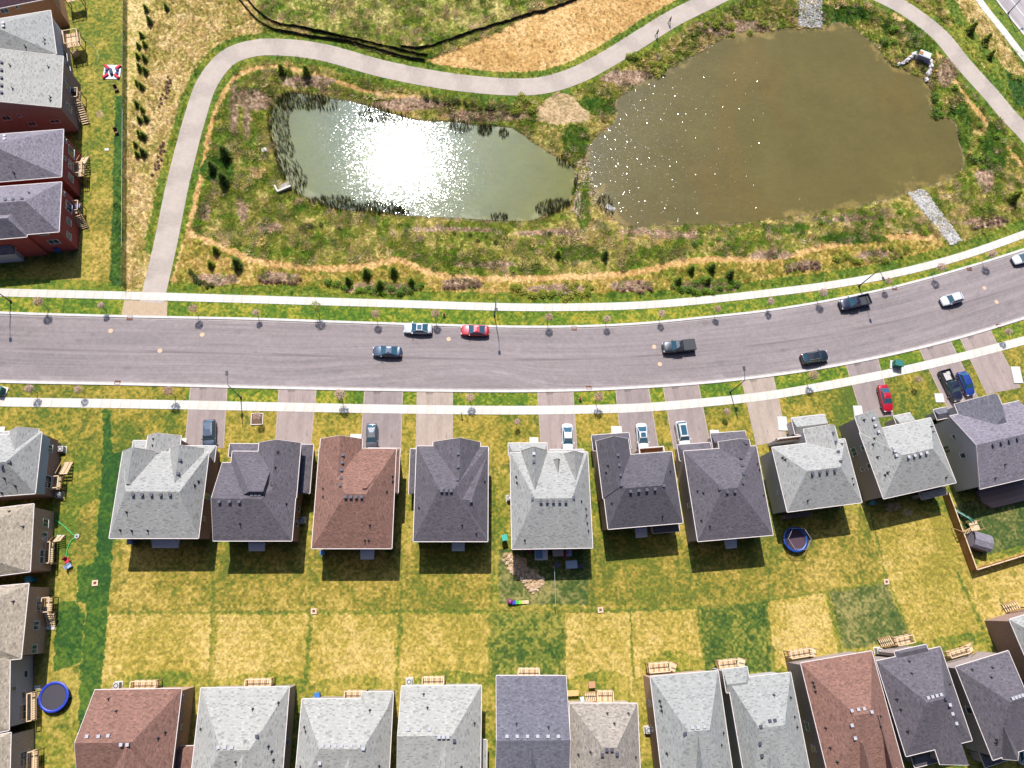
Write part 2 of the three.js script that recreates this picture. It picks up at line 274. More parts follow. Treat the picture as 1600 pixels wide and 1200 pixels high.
{
  const nx = Math.round((X1 - X0) / 0.6), nz = Math.round((Z1 - Z0) / 0.6), g = new THREE.PlaneGeometry(X1 - X0, Z1 - Z0, nx, nz).rotateX(-Math.PI / 2).translate((X0 + X1) / 2, 0, (Z0 + Z1) / 2);
  const p = g.attributes.position, uv = g.attributes.uv;
  for (let k = 0; k < p.count; k++) { const x = p.getX(k), z = p.getZ(k), edge = x < X0 + 0.1 || x > X1 - 0.1 || z < Z0 + 0.1 || z > Z1 - 0.1; p.setY(k, edge ? 0 : gy(x, z)); uv.setXY(k, (x - X0) / (X1 - X0), (z - Z0) / (Z1 - Z0)); }
  g.computeVertexNormals();
  struct('ground', g, std(0xffffff, 1, { map: groundTex }));
  const F = 900, far = merge([bx((X0 - F) / 2, -0.5, 0, X0 + F, 1, 2 * F), bx((X1 + F) / 2, -0.5, 0, F - X1, 1, 2 * F), bx((X0 + X1) / 2, -0.5, (Z0 - F) / 2, X1 - X0, 1, Z0 + F), bx((X0 + X1) / 2, -0.5, (Z1 + F) / 2, X1 - X0, 1, F - Z1)]);
  struct('far_ground', far, std(C(140, 136, 60), 1));
}
console.log('terrain');

// ---------------------------------------------------------------- water
{
  const glitter = (seedv, fine, facet, share, round) => { // wind ripples as small tilted facets; fine and facet are slopes in radians
    const N = 512; let q = seedv; const rn = () => { q = (q * 1664525 + 1013904223) >>> 0; return q / 4294967296; }, ga = () => Math.sqrt(-2 * Math.log(rn() + 1e-9)) * Math.cos(6.283 * rn());
    const hx = new Float32Array(N * N), hz = new Float32Array(N * N);
    for (let j = 0; j < N; j++) for (let i = 0; i < N; i++) { hx[j * N + i] = fine * 3 * (noiseWrap(i, j, N, 60, 90, 7) + noiseWrap(i, j, N, 24, 36, 41) - 1); hz[j * N + i] = fine * 3 * (noiseWrap(i, j, N, 60, 90, 90) + noiseWrap(i, j, N, 24, 36, 120) - 1); }
    for (let k = 0; k < N * N / 20 * share; k++) { const x = Math.floor(rn() * N), y = Math.floor(rn() * N), w = (round ? 4 : 2) + Math.floor(rn() * 3), h = (round ? 3 : 2) + Math.floor(rn() * 2), th = 6.283 * rn(), rad = facet * (round ? Math.sqrt(rn()) * (0.7 + 0.55 * rn()) : Math.abs(ga())), a = rad * Math.cos(th), b = rad * Math.sin(th); for (let j = 0; j < h; j++) for (let i = 0; i < w; i++) { const t = ((y + j) % N) * N + (x + i) % N; hx[t] = a; hz[t] = b; } }
    const t = dataTex(N, N, (i, j) => { const nx = hx[j * N + i], nz = hz[j * N + i], l = 1 / Math.hypot(nx, nz, 1); return [127.5 + 127.5 * nx * l, 127.5 + 127.5 * nz * l, 127.5 + 127.5 * l]; }, false); t.magFilter = THREE.NearestFilter; t.minFilter = THREE.NearestFilter; return t;
  };
  const mk = (name, pts, inner, tint, silt, fine, facet, share, rough) => {
    const shape = new THREE.Shape(pts.map(p => new THREE.Vector2(p.x, -p.z)));
    const g = new THREE.ShapeGeometry(shape).rotateX(-Math.PI / 2).translate(0, WL, 0), p = g.attributes.position, uv = g.attributes.uv;
    let bb = [1e9, 1e9, -1e9, -1e9]; for (const q of pts) bb = [Math.min(bb[0], q.x), Math.min(bb[1], q.z), Math.max(bb[2], q.x), Math.max(bb[3], q.z)];
    for (let k = 0; k < p.count; k++) uv.setXY(k, (p.getX(k) - bb[0]) / (bb[2] - bb[0]), (p.getZ(k) - bb[1]) / (bb[3] - bb[1]));
    const S = 512, map = dataTex(S, S, (i, j) => {
      const x = bb[0] + (i + 0.5) / S * (bb[2] - bb[0]), z = bb[1] + (j + 0.5) / S * (bb[3] - bb[1]), d = -shore(x, z);
      const n = fbm(x * 0.16 + 20, z * 0.16), m = fbm(x * 0.7 + 4, z * 0.7 + 50);
      const bar = clamp((0.9 - d + (m - 0.5) * 4.4 + (n - 0.5) * 5) * 0.4, 0, 0.6) * (d < 5 ? 1 : 0.3);      // silt bars lying in the shallows
      const k = 0.86 + 0.28 * n + (vn(x * 2.3, z * 2.3) - 0.5) * 0.08 + (vn(x * 0.9, z * 2.6) - 0.5) * 0.07, red = smooth(0.55, 0.75, fbm(x * 0.12 + 60, z * 0.05 + 12)) * 0.35, c = mix3(mix3(tint, silt, bar), [tint[0] * 1.25, tint[1] * 1.0, tint[2] * 0.9], red);
      return [l2b(c[0] * k), l2b(c[1] * k), l2b(c[2] * k)];
    });
    map.wrapS = map.wrapT = THREE.ClampToEdgeWrapping;
    const n = glitter(name.length * 977 + pts.length, fine, facet, share, rough < 0.07); n.repeat.set((bb[2] - bb[0]) / 12, (bb[3] - bb[1]) / 12);
    const m = new THREE.MeshPhysicalMaterial({ map, roughness: rough, ior: 1.33, normalMap: n });
    struct(name, g, m);
  };
  mk('pond_water', ponds[0], 0, lin(128, 124, 46), lin(164, 156, 104), 0.004, 0.04, 1.6, 0.05);
  mk('pond_water', ponds[1], 0, lin(118, 106, 60), lin(174, 148, 86), 0.024, 0.1, 2.2, 0.09);
}
// ---------------------------------------------------------------- roads, kerbs, pavements, paths
function between(L, R, y0, lift, skirt = 0, across = 1) {      // sheet between two lines of equal count; uv in metres along and across
  const pos = [], uv = [], idx = []; let s = 0;
  const row = across + 1;
  for (let i = 0; i < L.length; i++) {
    if (i) s += Math.hypot((L[i].x + R[i].x - L[i - 1].x - R[i - 1].x) / 2, (L[i].z + R[i].z - L[i - 1].z - R[i - 1].z) / 2);
    const w = Math.hypot(L[i].x - R[i].x, L[i].z - R[i].z);
    for (let k = 0; k < row; k++) { const t = k / across, x = L[i].x + (R[i].x - L[i].x) * t, z = L[i].z + (R[i].z - L[i].z) * t; pos.push(x, lift ? gy(x, z) + y0 : y0, z); uv.push(s, t * w); }
    if (i) for (let k = 0; k < across; k++) { const a = (i - 1) * row + k, b = i * row + k; idx.push(a, b, a + 1, b, b + 1, a + 1); }
  }
  const g = new THREE.BufferGeometry(); g.setAttribute('position', new THREE.Float32BufferAttribute(pos, 3)); g.setAttribute('uv', new THREE.Float32BufferAttribute(uv, 2)); g.setIndex(idx); g.computeVertexNormals();
  if (g.attributes.normal.getY(0) < 0) { g.setIndex(idx.map((_, i) => idx[i - i % 3 + [0, 2, 1][i % 3]])); g.computeVertexNormals(); }
  return g;
}
function band(pts, wa, wb, y0, y1) {                            // raised band with vertical sides: kerbs
  const [L, R] = ribbon(pts, wa, wb);
  const wall = A => { const pos = [], idx = [], uv = []; A.forEach((p, i) => { pos.push(p.x, y0, p.z, p.x, y1, p.z); uv.push(i, 0, i, y1 - y0); if (i) { const a = (i - 1) * 2; idx.push(a, a + 2, a + 1, a + 2, a + 3, a + 1); } }); const g = new THREE.BufferGeometry(); g.setAttribute('position', new THREE.Float32BufferAttribute(pos, 3)); g.setAttribute('uv', new THREE.Float32BufferAttribute(uv, 2)); g.setIndex(idx); g.computeVertexNormals(); return g; };
  return merge([between(L, R, y1, false), wall(L), wall(R)]);
}
const asphaltTex = (base, streak) => grainTex(1024, 512, (i, j) => {   // 20 m along, 12 m across
  const a = noiseWrap(i, j, 1024, 6, 6, 3), long = noiseWrap(i, j, 1024, 5, 130, 11), longer = noiseWrap(i, j, 1024, 3, 44, 23), sp = NT[(i * 7919 + j * 104729) & 65535], patch = noiseWrap(i, j, 1024, 26, 26, 51);
  return base * (1 + (a - 0.5) * 0.16 + ((long - 0.5) * 0.13 + (longer - 0.5) * 0.13) * streak + (sp - 0.5) * 0.14 + (patch - 0.5) * 0.08);
});
const rep = (t, u, v) => { const c = t.clone(); c.repeat.set(u, v); c.needsUpdate = true; return c; };
const asph = asphaltTex(236, 1), asphPlain = asphaltTex(238, 0.25);
const roadTex = (() => {                             // the carriageway end to end: wheel tracks, cracks, sealed seams, grit and stains
  const w = 2048, h = 512, v = new Float32Array(w * h), put = (x, y, k) => { x = Math.round(x); y = Math.round(y); if (x >= 0 && y >= 0 && x < w && y < h) v[y * w + x] *= k; };
  for (let j = 0; j < h; j++) for (let i = 0; i < w; i++) {
    const x = i / w * 200, y = j / h * 12, lane = Math.exp(-(((y - 2.9) / 0.45) ** 2)) + Math.exp(-(((y - 4.5) / 0.45) ** 2)) + Math.exp(-(((y - 7.3) / 0.45) ** 2)) + Math.exp(-(((y - 8.9) / 0.45) ** 2));
    const grit = (smooth(1.6, 0.2, y) + smooth(9.6, 11, y)) * smooth(0.45, 0.8, fbm(x * 0.5, y * 1.4 + 60));
    v[j * w + i] = 226 * (1 + (fbm(x * 0.06, y * 0.25) - 0.5) * 0.14 + (vn(x * 0.12, y * 7) - 0.5) * 0.1 + (vn(x * 0.05 + 40, y * 2.2) - 0.5) * 0.07 - 0.03 * lane * vn(x * 0.2, 5) + 0.1 * grit + (vn(x * 3, y * 3) - 0.5) * 0.08 + (NT[(i * 7919 + j * 104729) & 65535] - 0.5) * 0.1);
  }
  for (let c = 0; c < 46; c++) { let x = rnd() * w, y = rnd() * h, a = rnd() < 0.5 ? rr(-0.3, 0.3) : rr(1.2, 1.9); const n = rr(30, 160); for (let k = 0; k < n; k++) { a += rr(-0.35, 0.35); x += Math.cos(a); y += Math.sin(a) * 4; put(x, y, 0.9); put(x, y + 1, 0.93); } }
  for (let c = 0; c < 60; c++) { const x = rnd() * w, y = rnd() * h, R = rr(3, 9), k = rnd() < 0.6 ? 0.94 : 1.05; for (let j = -R * 3; j < R * 3; j++) for (let i = -R; i < R; i++) if (i * i / R / R + j * j / R / R / 9 < rr(0.4, 1)) put(x + i, y + j, k); }
  return grainTex(w, h, (i, j) => v[j * w + i]);
})();
const driveTex = grainTex(512, 512, (i, j) => { const y = j / 512, t = Math.exp(-(((y - 0.3) / 0.07) ** 2)) + Math.exp(-(((y - 0.68) / 0.07) ** 2)); return 236 * (1 - 0.045 * t + (noiseWrap(i, j, 512, 4, 5, 3) - 0.5) * 0.16 + (noiseWrap(i, j, 512, 3, 40, 9) - 0.5) * 0.08 + (noiseWrap(i, j, 512, 30, 30, 44) - 0.5) * 0.12 + (NT[(i * 3571 + j * 7727) & 65535] - 0.5) * 0.1) * (noiseWrap(i, j, 512, 7, 7, 81) > 0.8 ? 0.86 : 1); });
const roadMat = std(C(178, 163, 161), 0.93, { map: rep(roadTex, 1 / 200, 1 / 12) });
const pathMat = std(C(212, 195, 180), 0.95, { map: rep(asphPlain, 1 / 9, 1 / 7) });
const driveMats = [[184, 164, 156], [194, 172, 162], [176, 158, 152], [206, 184, 166]].map(c => std(C(...c), 0.95, { map: rep(driveTex, 1 / 13, 1 / 5.6) }));
const concTex = grainTex(512, 512, (i, j) => 232 * (1 + (noiseWrap(i, j, 512, 9, 9, 1) - 0.5) * 0.12 + (noiseWrap(i, j, 512, 60, 60, 9) - 0.5) * 0.1 + (NT[(i * 3571 + j * 7727) & 65535] - 0.5) * 0.08));
const concMats = [[255, 247, 232], [252, 242, 226], [255, 250, 238]].map(c => std(C(...c), 0.9, { map: rep(concTex, 1 / 3, 1 / 3) }));
const kerbMat = std(C(255, 246, 238), 0.9, { map: rep(concTex, 1 / 3, 1 / 3) });
{
  const n = 240, A = new THREE.CatmullRomCurve3(kerbUpPx.map(p => P(...p)), false, 'centripetal').getPoints(n), B = new THREE.CatmullRomCurve3(kerbLowPx.map(p => P(...p)), false, 'centripetal').getPoints(n);
  struct('road', between(A, B, 0.02, false, 0, 4), roadMat);
  struct('kerb', band(kerbUp, -0.36, 0.05, -0.05, 0.13), kerbMat);
  struct('kerb', band(kerbLow, -0.05, 0.36, -0.05, 0.13), kerbMat);
  // concrete gutters along the kerbs, and the joint down the middle of the carriageway
  const [g1, g2] = ribbon(kerbUp, 0.06, 0.32); struct('road_gutter', between(g1, g2, 0.03, false), std(C(206, 192, 186), 0.95, { map: rep(concTex, 1 / 3, 1 / 3) }));
  const [g3, g4] = ribbon(kerbLow, -0.32, -0.06); struct('road_gutter', between(g3, g4, 0.03, false), std(C(206, 192, 186), 0.95, { map: rep(concTex, 1 / 3, 1 / 3) }));
  const mid = A.map((p, i) => V(p.x * 0.48 + B[i].x * 0.52, 0, p.z * 0.48 + B[i].z * 0.52));
  const [m1, m2] = ribbon(mid, -0.22, 0.2); struct('road_seam', between(m1, m2, 0.026, false), std(C(160, 145, 144), 0.95, { map: rep(asph, 1 / 20, 1 / 3) }));
}
function slabs(name, pts, width, step, y) {                     // pavement cast in slabs
  const root = new THREE.Group(); root.name = name; root.userData.kind = 'structure'; scene.add(root);
  const c = new THREE.CatmullRomCurve3(pts), len = c.getLength(), n = Math.round(len / step), q = c.getSpacedPoints(n);
  for (let i = 0; i < n; i++) {
    const a = q[i], b = q[i + 1], d = Math.hypot(b.x - a.x, b.z - a.z), ux = (b.x - a.x) / d, uz = (b.z - a.z) / d, e = 0.012;
    const w0 = V(a.x + ux * e, 0, a.z + uz * e), w1 = V(b.x - ux * e, 0, b.z - uz * e);
    const g = between([w0, w1].map(p => V(p.x - uz * width / 2, 0, p.z + ux * width / 2)), [w0, w1].map(p => V(p.x + uz * width / 2, 0, p.z - ux * width / 2)), y + 0.004 * (i % 3), false);
    struct('slab', g, concMats[Math.floor(rnd() * 3)], root);
  }
  const [L, R] = ribbon(pts, -width / 2, width / 2);
  struct('slab_bed', between(L, R, y - 0.012, false), std(C(176, 164, 146), 1), root);
  return root;
}
slabs('pavement', walkUp, WALKW, 1.5, 0.05); slabs('pavement_001', walkLow, WALKW + 0.05, 1.5, 0.05);
{
  const [L, R] = ribbon(path, -PATHW / 2, PATHW / 2); struct('path', between(L, R, 0.045, true, 0, 3), pathMat);
  struct('path_apron', between(W([[194, 469], [190, 492]]), W([[262, 471], [261, 494]]), 0.035, false), std(C(226, 196, 160), 0.95, { map: rep(concTex, 1 / 2, 1 / 2) }));
}
const drives = [[[298, 603], [355, 604], [349, 700], [289, 700]], [[436, 607], [494, 608], [485, 700], [430, 700]], [[570, 610], [629, 611], [626, 708], [563, 705]], [[652, 611], [707, 612], [707, 702], [650, 702]], [[840, 612], [895, 611], [902, 708], [846, 708]], [[962, 608], [1013, 606], [1030, 708], [972, 708]], [[1036, 604], [1091, 600], [1110, 698], [1053, 702]], [[1159, 594], [1208, 588], [1230, 688], [1182, 696]], [[1322, 570], [1371, 560], [1396, 650], [1348, 655]], [[1436, 545], [1485, 533], [1532, 630], [1484, 645]], [[1500, 529], [1547, 516], [1594, 606], [1542, 616]]];
drives.forEach(([a, b, c, d], i) => {
  const n = 6, A = P(...a), B = P(...b), Cc = P(...c), D = P(...d), L = [], R = [];
  for (let k = 0; k <= n; k++) { L.push(A.clone().lerp(D, k / n)); R.push(B.clone().lerp(Cc, k / n)); }
  struct('driveway', between(L, R, 0.028 + 0.002 * (i % 2), false), driveMats[i % 4 === 3 || i === 7 ? 3 : i % 3]);
  for (const E of [L, R]) { const [p, q] = ribbon(E, -0.09, 0.09); struct('driveway_edge', between(p, q, 0.036, false), driveMats[3]); }
});
// concrete stoops beside the garages
for (const [x, y, w, d] of [[556, 684, 17, 11], [834, 688, 14, 9], [963, 672, 17, 12], [1116, 678, 15, 12], [1222, 662, 17, 22], [1340, 642, 16, 16], [1467, 622, 16, 14], [1588, 586, 20, 26], [2, 672, 10, 10], [286, 690, 10, 10]]) {
  const a = P(x - w / 2, y - d / 2), b = P(x + w / 2, y + d / 2); struct('stoop', bx((a.x + b.x) / 2, 0.05, (a.z + b.z) / 2, b.x - a.x, 0.22, b.z - a.z), concMats[2]);
}
// the avenue at the far corner
{
  const a = curve([[1496, -70], [1530, 0], [1565, 45], [1600, 90], [1660, 165]]);
  slabs('avenue_pavement', a, 1.6, 1.6, 0.05);
  const e = curve([[1512, -70], [1556, 0], [1600, 56], [1660, 135]]);
  struct('kerb', band(e, -0.3, 0.1, -0.05, 0.13), kerbMat);
  const [L, R] = ribbon(e, -14, -0.28); struct('avenue', between(L, R, 0.02, false, 0, 3), std(C(204, 192, 190), 0.95, { map: rep(asph, 1 / 20, 1 / 12) }));
  for (const o of [-3.4, -6.8]) { const [p, q] = ribbon(e, o, o + 0.16); struct('lane_marking', between(p, q, 0.027, false), std(C(250, 250, 246), 0.8)); }
}
// manhole covers and kerb drains
const ironMat = std(C(232, 196, 160), 0.8), rimMat = std(C(214, 186, 160), 0.9), grateMat = std(C(150, 92, 66), 0.8), darkIron = std(C(70, 60, 56), 0.7);
[[173, 517], [316, 523], [250, 548], [1022, 542], [1031, 569], [701, 530], [1538, 450], [1557, 472]].forEach(([x, y]) => {
  const p = P(x, y); p.y = 0.02; const t = thing('manhole_cover', 'round pale manhole cover set in the grey road', 'manhole', p, 0, 'manhole covers in the road');
  part('ring', new THREE.TorusGeometry(0.36, 0.05, 6, 28).rotateX(-Math.PI / 2).scale(1, 0.5, 1).translate(0, 0.006, 0), rimMat, t);
  part('lid', cyl(0.34, 0.34, 0.016, 28), ironMat, t);
});
[[203, 497], [184, 598], [897, 513], [920, 606], [1514, 420], [1560, 509], [1397, 450]].forEach(([x, y]) => {
  const p = P(x, y); p.y = 0.03; const t = thing('storm_drain', 'rusty storm drain grate set at the kerb', 'drain', p, 0, 'kerb drains along the road');
  part('frame', merge([bx(0, 0.05, -0.3, 0.9, 0.1, 0.08), bx(0, 0.05, 0.3, 0.9, 0.1, 0.08), bx(-0.41, 0.05, 0, 0.08, 0.1, 0.52), bx(0.41, 0.05, 0, 0.08, 0.1, 0.52)]), grateMat, t);
  for (let k = 0; k < 5; k++) part('bar', bx(-0.3 + k * 0.15, 0.06, 0, 0.05, 0.06, 0.52), grateMat, t);
});
console.log('roads');
const paved = new Uint8Array(TW * TH);
{ const keep = zone.slice(); zone.fill(0); const mark = pts => fillWorld(pts, 1);
  drives.forEach(d => mark(W(d))); { const a = curve(kerbUpPx), b = curve(kerbLowPx); mark([...a, ...b.reverse()]); }
  stroke(1, walkUp, -WALKW / 2 - 0.1, WALKW / 2 + 0.1); stroke(1, walkLow, -WALKW / 2 - 0.1, WALKW / 2 + 0.1); stroke(1, path, -PATHW / 2, PATHW / 2); stroke(1, kerbUp, -0.5, 0.4); stroke(1, kerbLow, -0.4, 0.5);
  mark(W([[194, 466], [262, 468], [262, 496], [190, 494]])); paved.set(zone); zone.set(keep); }
const onPaving = (x, z) => paved[clamp(Math.floor(tz(z)), 0, TH - 1) * TW + clamp(Math.floor(tx(x)), 0, TW - 1)] === 1;
// ---------------------------------------------------------------- houses
const shingleTex = (lo, hi, fleck) => grainTex(512, 512, (i, j) => {       // 6 m x 6 m of laminated shingles: courses of tabs of uneven tone
  const row = Math.floor(j / 14), x = i + (row * 37) % 512, tab = Math.floor((x % 512) / 24), h = NT[(row * 131 + tab * 977) & 65535], h2 = NT[(row * 57 + Math.floor(x / 41) * 331 + 7) & 65535];
  const broad = noiseWrap(i, j, 512, 3, 4, 5), edge = j % 14 === 0 ? 0.9 : 1;
  let v = lo + (hi - lo) * (0.25 + 0.5 * h + 0.25 * broad); if (h2 < fleck) v *= 0.86; if (h2 > 1 - fleck * 0.6) v *= 1.1;
  return v * edge * (1 + (NT[(i * 911 + j * 3571) & 65535] - 0.5) * 0.12);
});
const shA = shingleTex(212, 250, 0.12), shB = shingleTex(176, 246, 0.14);
const shmap = t => rep(t, 1 / 5, 1 / 6.4);
const ROOF = {
  light: std(C(194, 191, 184), 0.95, { map: shmap(shA) }), pale: std(C(202, 198, 188), 0.95, { map: shmap(shA) }), blue: std(C(188, 187, 180), 0.95, { map: shmap(shA) }),
  dark: std(C(126, 117, 124), 0.95, { map: shmap(shB) }), darker: std(C(116, 109, 116), 0.95, { map: shmap(shB) }), slate: std(C(138, 134, 144), 0.95, { map: shmap(shB) }),
  brown: std(C(174, 126, 108), 0.95, { map: shmap(shB) }), beige: std(C(208, 190, 166), 0.95, { map: shmap(shB) }), sand: std(C(200, 186, 170), 0.95, { map: shmap(shB) }),
  mauve: std(C(164, 154, 164), 0.95, { map: shmap(shB) }), plum: std(C(112, 72, 84), 0.95, { map: shmap(shB) }),
};
const wallTex = grainTex(256, 256, (i, j) => 246 * (1 + (NT[(Math.floor(j / 6) * 331 + Math.floor((i + (Math.floor(j / 6) % 2) * 8) / 16) * 77) & 65535] - 0.5) * 0.22 + (NT[(i * 733 + j * 911) & 65535] - 0.5) * 0.1) * (j % 6 === 0 ? 1.06 : 1));
const sideTex = grainTex(64, 256, (i, j) => 240 * (j % 32 < 3 ? 0.84 : 1) * (1 + (NT[(i * 733 + j * 911) & 65535] - 0.5) * 0.05));
const brick = (...c) => std(C(...c), 0.95, { map: rep(wallTex, 1 / 3.2, 1 / 3.2) }), siding = (...c) => std(C(...c), 0.85, { map: rep(sideTex, 1, 1 / 1.6) });
const WALL = {
  tan: brick(236, 196, 164), brown: brick(196, 160, 142), red: brick(206, 92, 78), grey: brick(204, 184, 176), rose: brick(196, 160, 146), blue: siding(224, 238, 252), white: siding(240, 234, 230),
  taupe: siding(216, 198, 188), orange: brick(240, 176, 124), cream: brick(242, 220, 200),
};
const trimMat = std(C(252, 236, 228), 0.7), trimDark = std(C(104, 92, 92), 0.7), ventDark = std(C(82, 80, 96), 0.6), ventPale = std(C(208, 204, 208), 0.5), pipeMat = std(C(52, 44, 50), 0.7);
const lumber = std(C(238, 186, 126), 0.85, { map: rep(grainTex(128, 128, (i, j) => 225 * (1 + (noiseWrap(i, j, 128, 40, 3, 2) - 0.5) * 0.3)), 1, 1) }), lumberPale = std(C(246, 214, 172), 0.85), lumberDark = std(C(202, 140, 82), 0.85), lumberGrey = std(C(176, 146, 130), 0.85);
const glassMat = new THREE.MeshPhysicalMaterial({ color: C(64, 84, 92), roughness: 0.08, metalness: 0, ior: 1.5 }), frameMat = std(C(250, 246, 242), 0.6);
const stepMat = std(new THREE.Color().setRGB(0.72, 0.72, 0.7), 0.9, { map: rep(concTex, 1 / 2, 1 / 2) });
const polyGeo = (tris, dirU) => {                  // tris: list of [a,b,c]; uv along dirU and up the slope
  const pos = [], uv = []; for (const [a, b, c] of tris) {
    const n = V().subVectors(b, a).cross(V().subVectors(c, a)).normalize(); const t = n.y < 0 ? [a, c, b] : [a, b, c];
    const up = V().crossVectors(n, dirU).normalize(); for (const p of t) { pos.push(p.x, p.y, p.z); uv.push(p.dot(dirU), p.dot(up) * (up.y < 0 ? -1 : 1)); }
  }
  const g = new THREE.BufferGeometry(); g.setAttribute('position', new THREE.Float32BufferAttribute(pos, 3)); g.setAttribute('uv', new THREE.Float32BufferAttribute(uv, 2)); g.computeVertexNormals(); return g;
};
const boxUV = g => { const p = g.attributes.position, n = g.attributes.normal, uv = g.attributes.uv; for (let k = 0; k < p.count; k++) { const ax = Math.abs(n.getX(k)), ay = Math.abs(n.getY(k)); uv.setXY(k, ax > 0.5 ? p.getZ(k) : p.getX(k), ay > 0.5 ? p.getZ(k) : p.getY(k)); } return g; };
const E = 6.0;
function house(label, o) {
  const he0 = o.E ?? E, a = P(o.dir[0], o.dir[1], he0), b = P(o.dir[2], o.dir[3], he0), turn = Math.atan2(-(b.z - a.z), b.x - a.x);
  const b0 = o.b[0], mid = P(b0[0], b0[1], he0).add(P(b0[2], b0[3], he0)).multiplyScalar(0.5); mid.y = 0;
  const root = thing('house', label, 'house', mid, turn, o.group);
  const cs = Math.cos(turn), sn = Math.sin(turn);
  const toL = p => { const x = p.x - mid.x, z = p.z - mid.z; return V(x * cs - z * sn, p.y, x * sn + z * cs); };
  const L = (px, py, h) => toL(P(px, py, h));
  const eye = toL(V(0, HC, 0));
  const ray = (px, py) => { const d = rayDir(px, py); return V(d.x * cs - d.z * sn, d.y, d.x * sn + d.z * cs); };
  const roofMat = ROOF[o.roof], wallMat = WALL[o.wall], upMat = WALL[o.upper ?? o.wall], TH_ = 0.17;
  const planes = [], rects = [];
  o.b.forEach((q, bi) => {
    let [x1, y1, x2, y2, he, rx1, ry1, rx2, ry2, hr, fl = ''] = q; if (he > 5) { hr += he === 5.6 ? (o.E ?? E) - 5.6 : 0; he = he === 5.6 ? (o.E ?? E) : he; }
    const p1 = L(x1, y1, he), p2 = L(x2, y2, he);
    let u0 = Math.min(p1.x, p2.x), u1 = Math.max(p1.x, p2.x), v0 = Math.min(p1.z, p2.z), v1 = Math.max(p1.z, p2.z);
    const eps = bi * 0.006; u0 += eps; u1 -= eps; v0 += eps; v1 -= eps;
    if (he0 === he && bi && /[lr]/.test(fl)) { const q0 = rects[0], run = fl.includes('l') ? q0.runL : q0.runR, sl = (q0.hr - q0.he) / run; for (let k = 0; k < 4; k++) { const m0 = L((rx1 + rx2) / 2, (ry1 + ry2) / 2, hr).x; hr = Math.min(q0.hr, he + sl * (fl.includes('l') ? m0 - u0 : u1 - m0)) - 0.09; } }
    const r1 = L(rx1, ry1, hr), r2 = L(rx2, ry2, hr), alongU = Math.abs(r1.x - r2.x) > Math.abs(r1.z - r2.z);
    const m = alongU ? (s, t, h) => V(s, h, t) : (s, t, h) => V(t, h, s);
    const [s0, s1, t0, t1] = alongU ? [u0, u1, v0, v1] : [v0, v1, u0, u1];
    let ra = alongU ? r1.x : r1.z, rb = alongU ? r2.x : r2.z, ga = fl.includes('a'), gb = fl.includes('b');
    if (ra > rb) { [ra, rb] = [rb, ra]; [ga, gb] = [gb, ga]; }
    const rc = clamp(alongU ? (r1.z + r2.z) / 2 : (r1.x + r2.x) / 2, t0 + 0.02, t1 - 0.02);
    ra = ga ? s0 : clamp(ra, s0 + 0.05, s1 - 0.3); rb = gb ? s1 : clamp(rb, ra + 0.1, s1 - 0.05);
    const HE = he - bi * 0.004, A = m(s0, t0, HE), B = m(s1, t0, HE), Cc = m(s1, t1, HE), D = m(s0, t1, HE), R1 = m(ra, rc, hr), R2 = m(rb, rc, hr);
    const e1 = m(1, 0, 0).normalize(), e2 = m(0, 1, 0).normalize(), faces = [[[A, B, R2, R1], e1], [[Cc, D, R1, R2], e1]];
    if (!ga) faces.push([[D, A, R1], e2]); if (!gb) faces.push([[B, Cc, R2], e2]);
    const tops = faces.map(([f, d]) => polyGeo(f.length === 4 ? [[f[0], f[1], f[2]], [f[0], f[2], f[3]]] : [[f[0], f[1], f[2]]], d));
    const unders = tops.map(g => g.clone().translate(0, -TH_, 0));
    const rf = part('roof', merge([...tops, ...unders]), o.roofs?.[bi] ? ROOF[o.roofs[bi]] : roofMat, root);
    for (const [f] of faces) { const n = V().subVectors(f[1], f[0]).cross(V().subVectors(f[2], f[0])).normalize(); if (n.y < 0) n.negate(); planes.push({ bi, n, p: f[0] }); }
    rects.push({ u0, u1, v0, v1, he, hr, runL: Math.max(0.8, alongU ? ra - u0 : rc - u0), runR: Math.max(0.8, alongU ? u1 - rb : u1 - rc) });
    // eave troughs, rake boards
    const gut = [], G = 0.085;
    if (v1 > v0) { gut.push([A, B], [Cc, D]); if (!ga) gut.push([D, A]); if (!gb) gut.push([B, Cc]); }
    const ctr = m((s0 + s1) / 2, (t0 + t1) / 2, HE);
    const bars = gut.map(([p, q2]) => { const out = V().addVectors(p, q2).multiplyScalar(0.5).sub(ctr); const ax = V().subVectors(q2, p).normalize(); out.addScaledVector(ax, -out.dot(ax)).normalize().multiplyScalar(G / 2); return bar(p.clone().add(out).setY(HE - 0.075), q2.clone().add(out).setY(HE - 0.075), G, 0.15); });
    for (const [on, e, r] of [[ga, [D, A], R1], [gb, [B, Cc], R2]]) if (on) for (const p of e) bars.push(bar(p.clone().setY(HE - 0.09), r.clone().setY(hr - 0.09), 0.05, 0.2));
    part('gutter', merge(bars), o.trim === 'dark' ? trimDark : trimMat, rf);
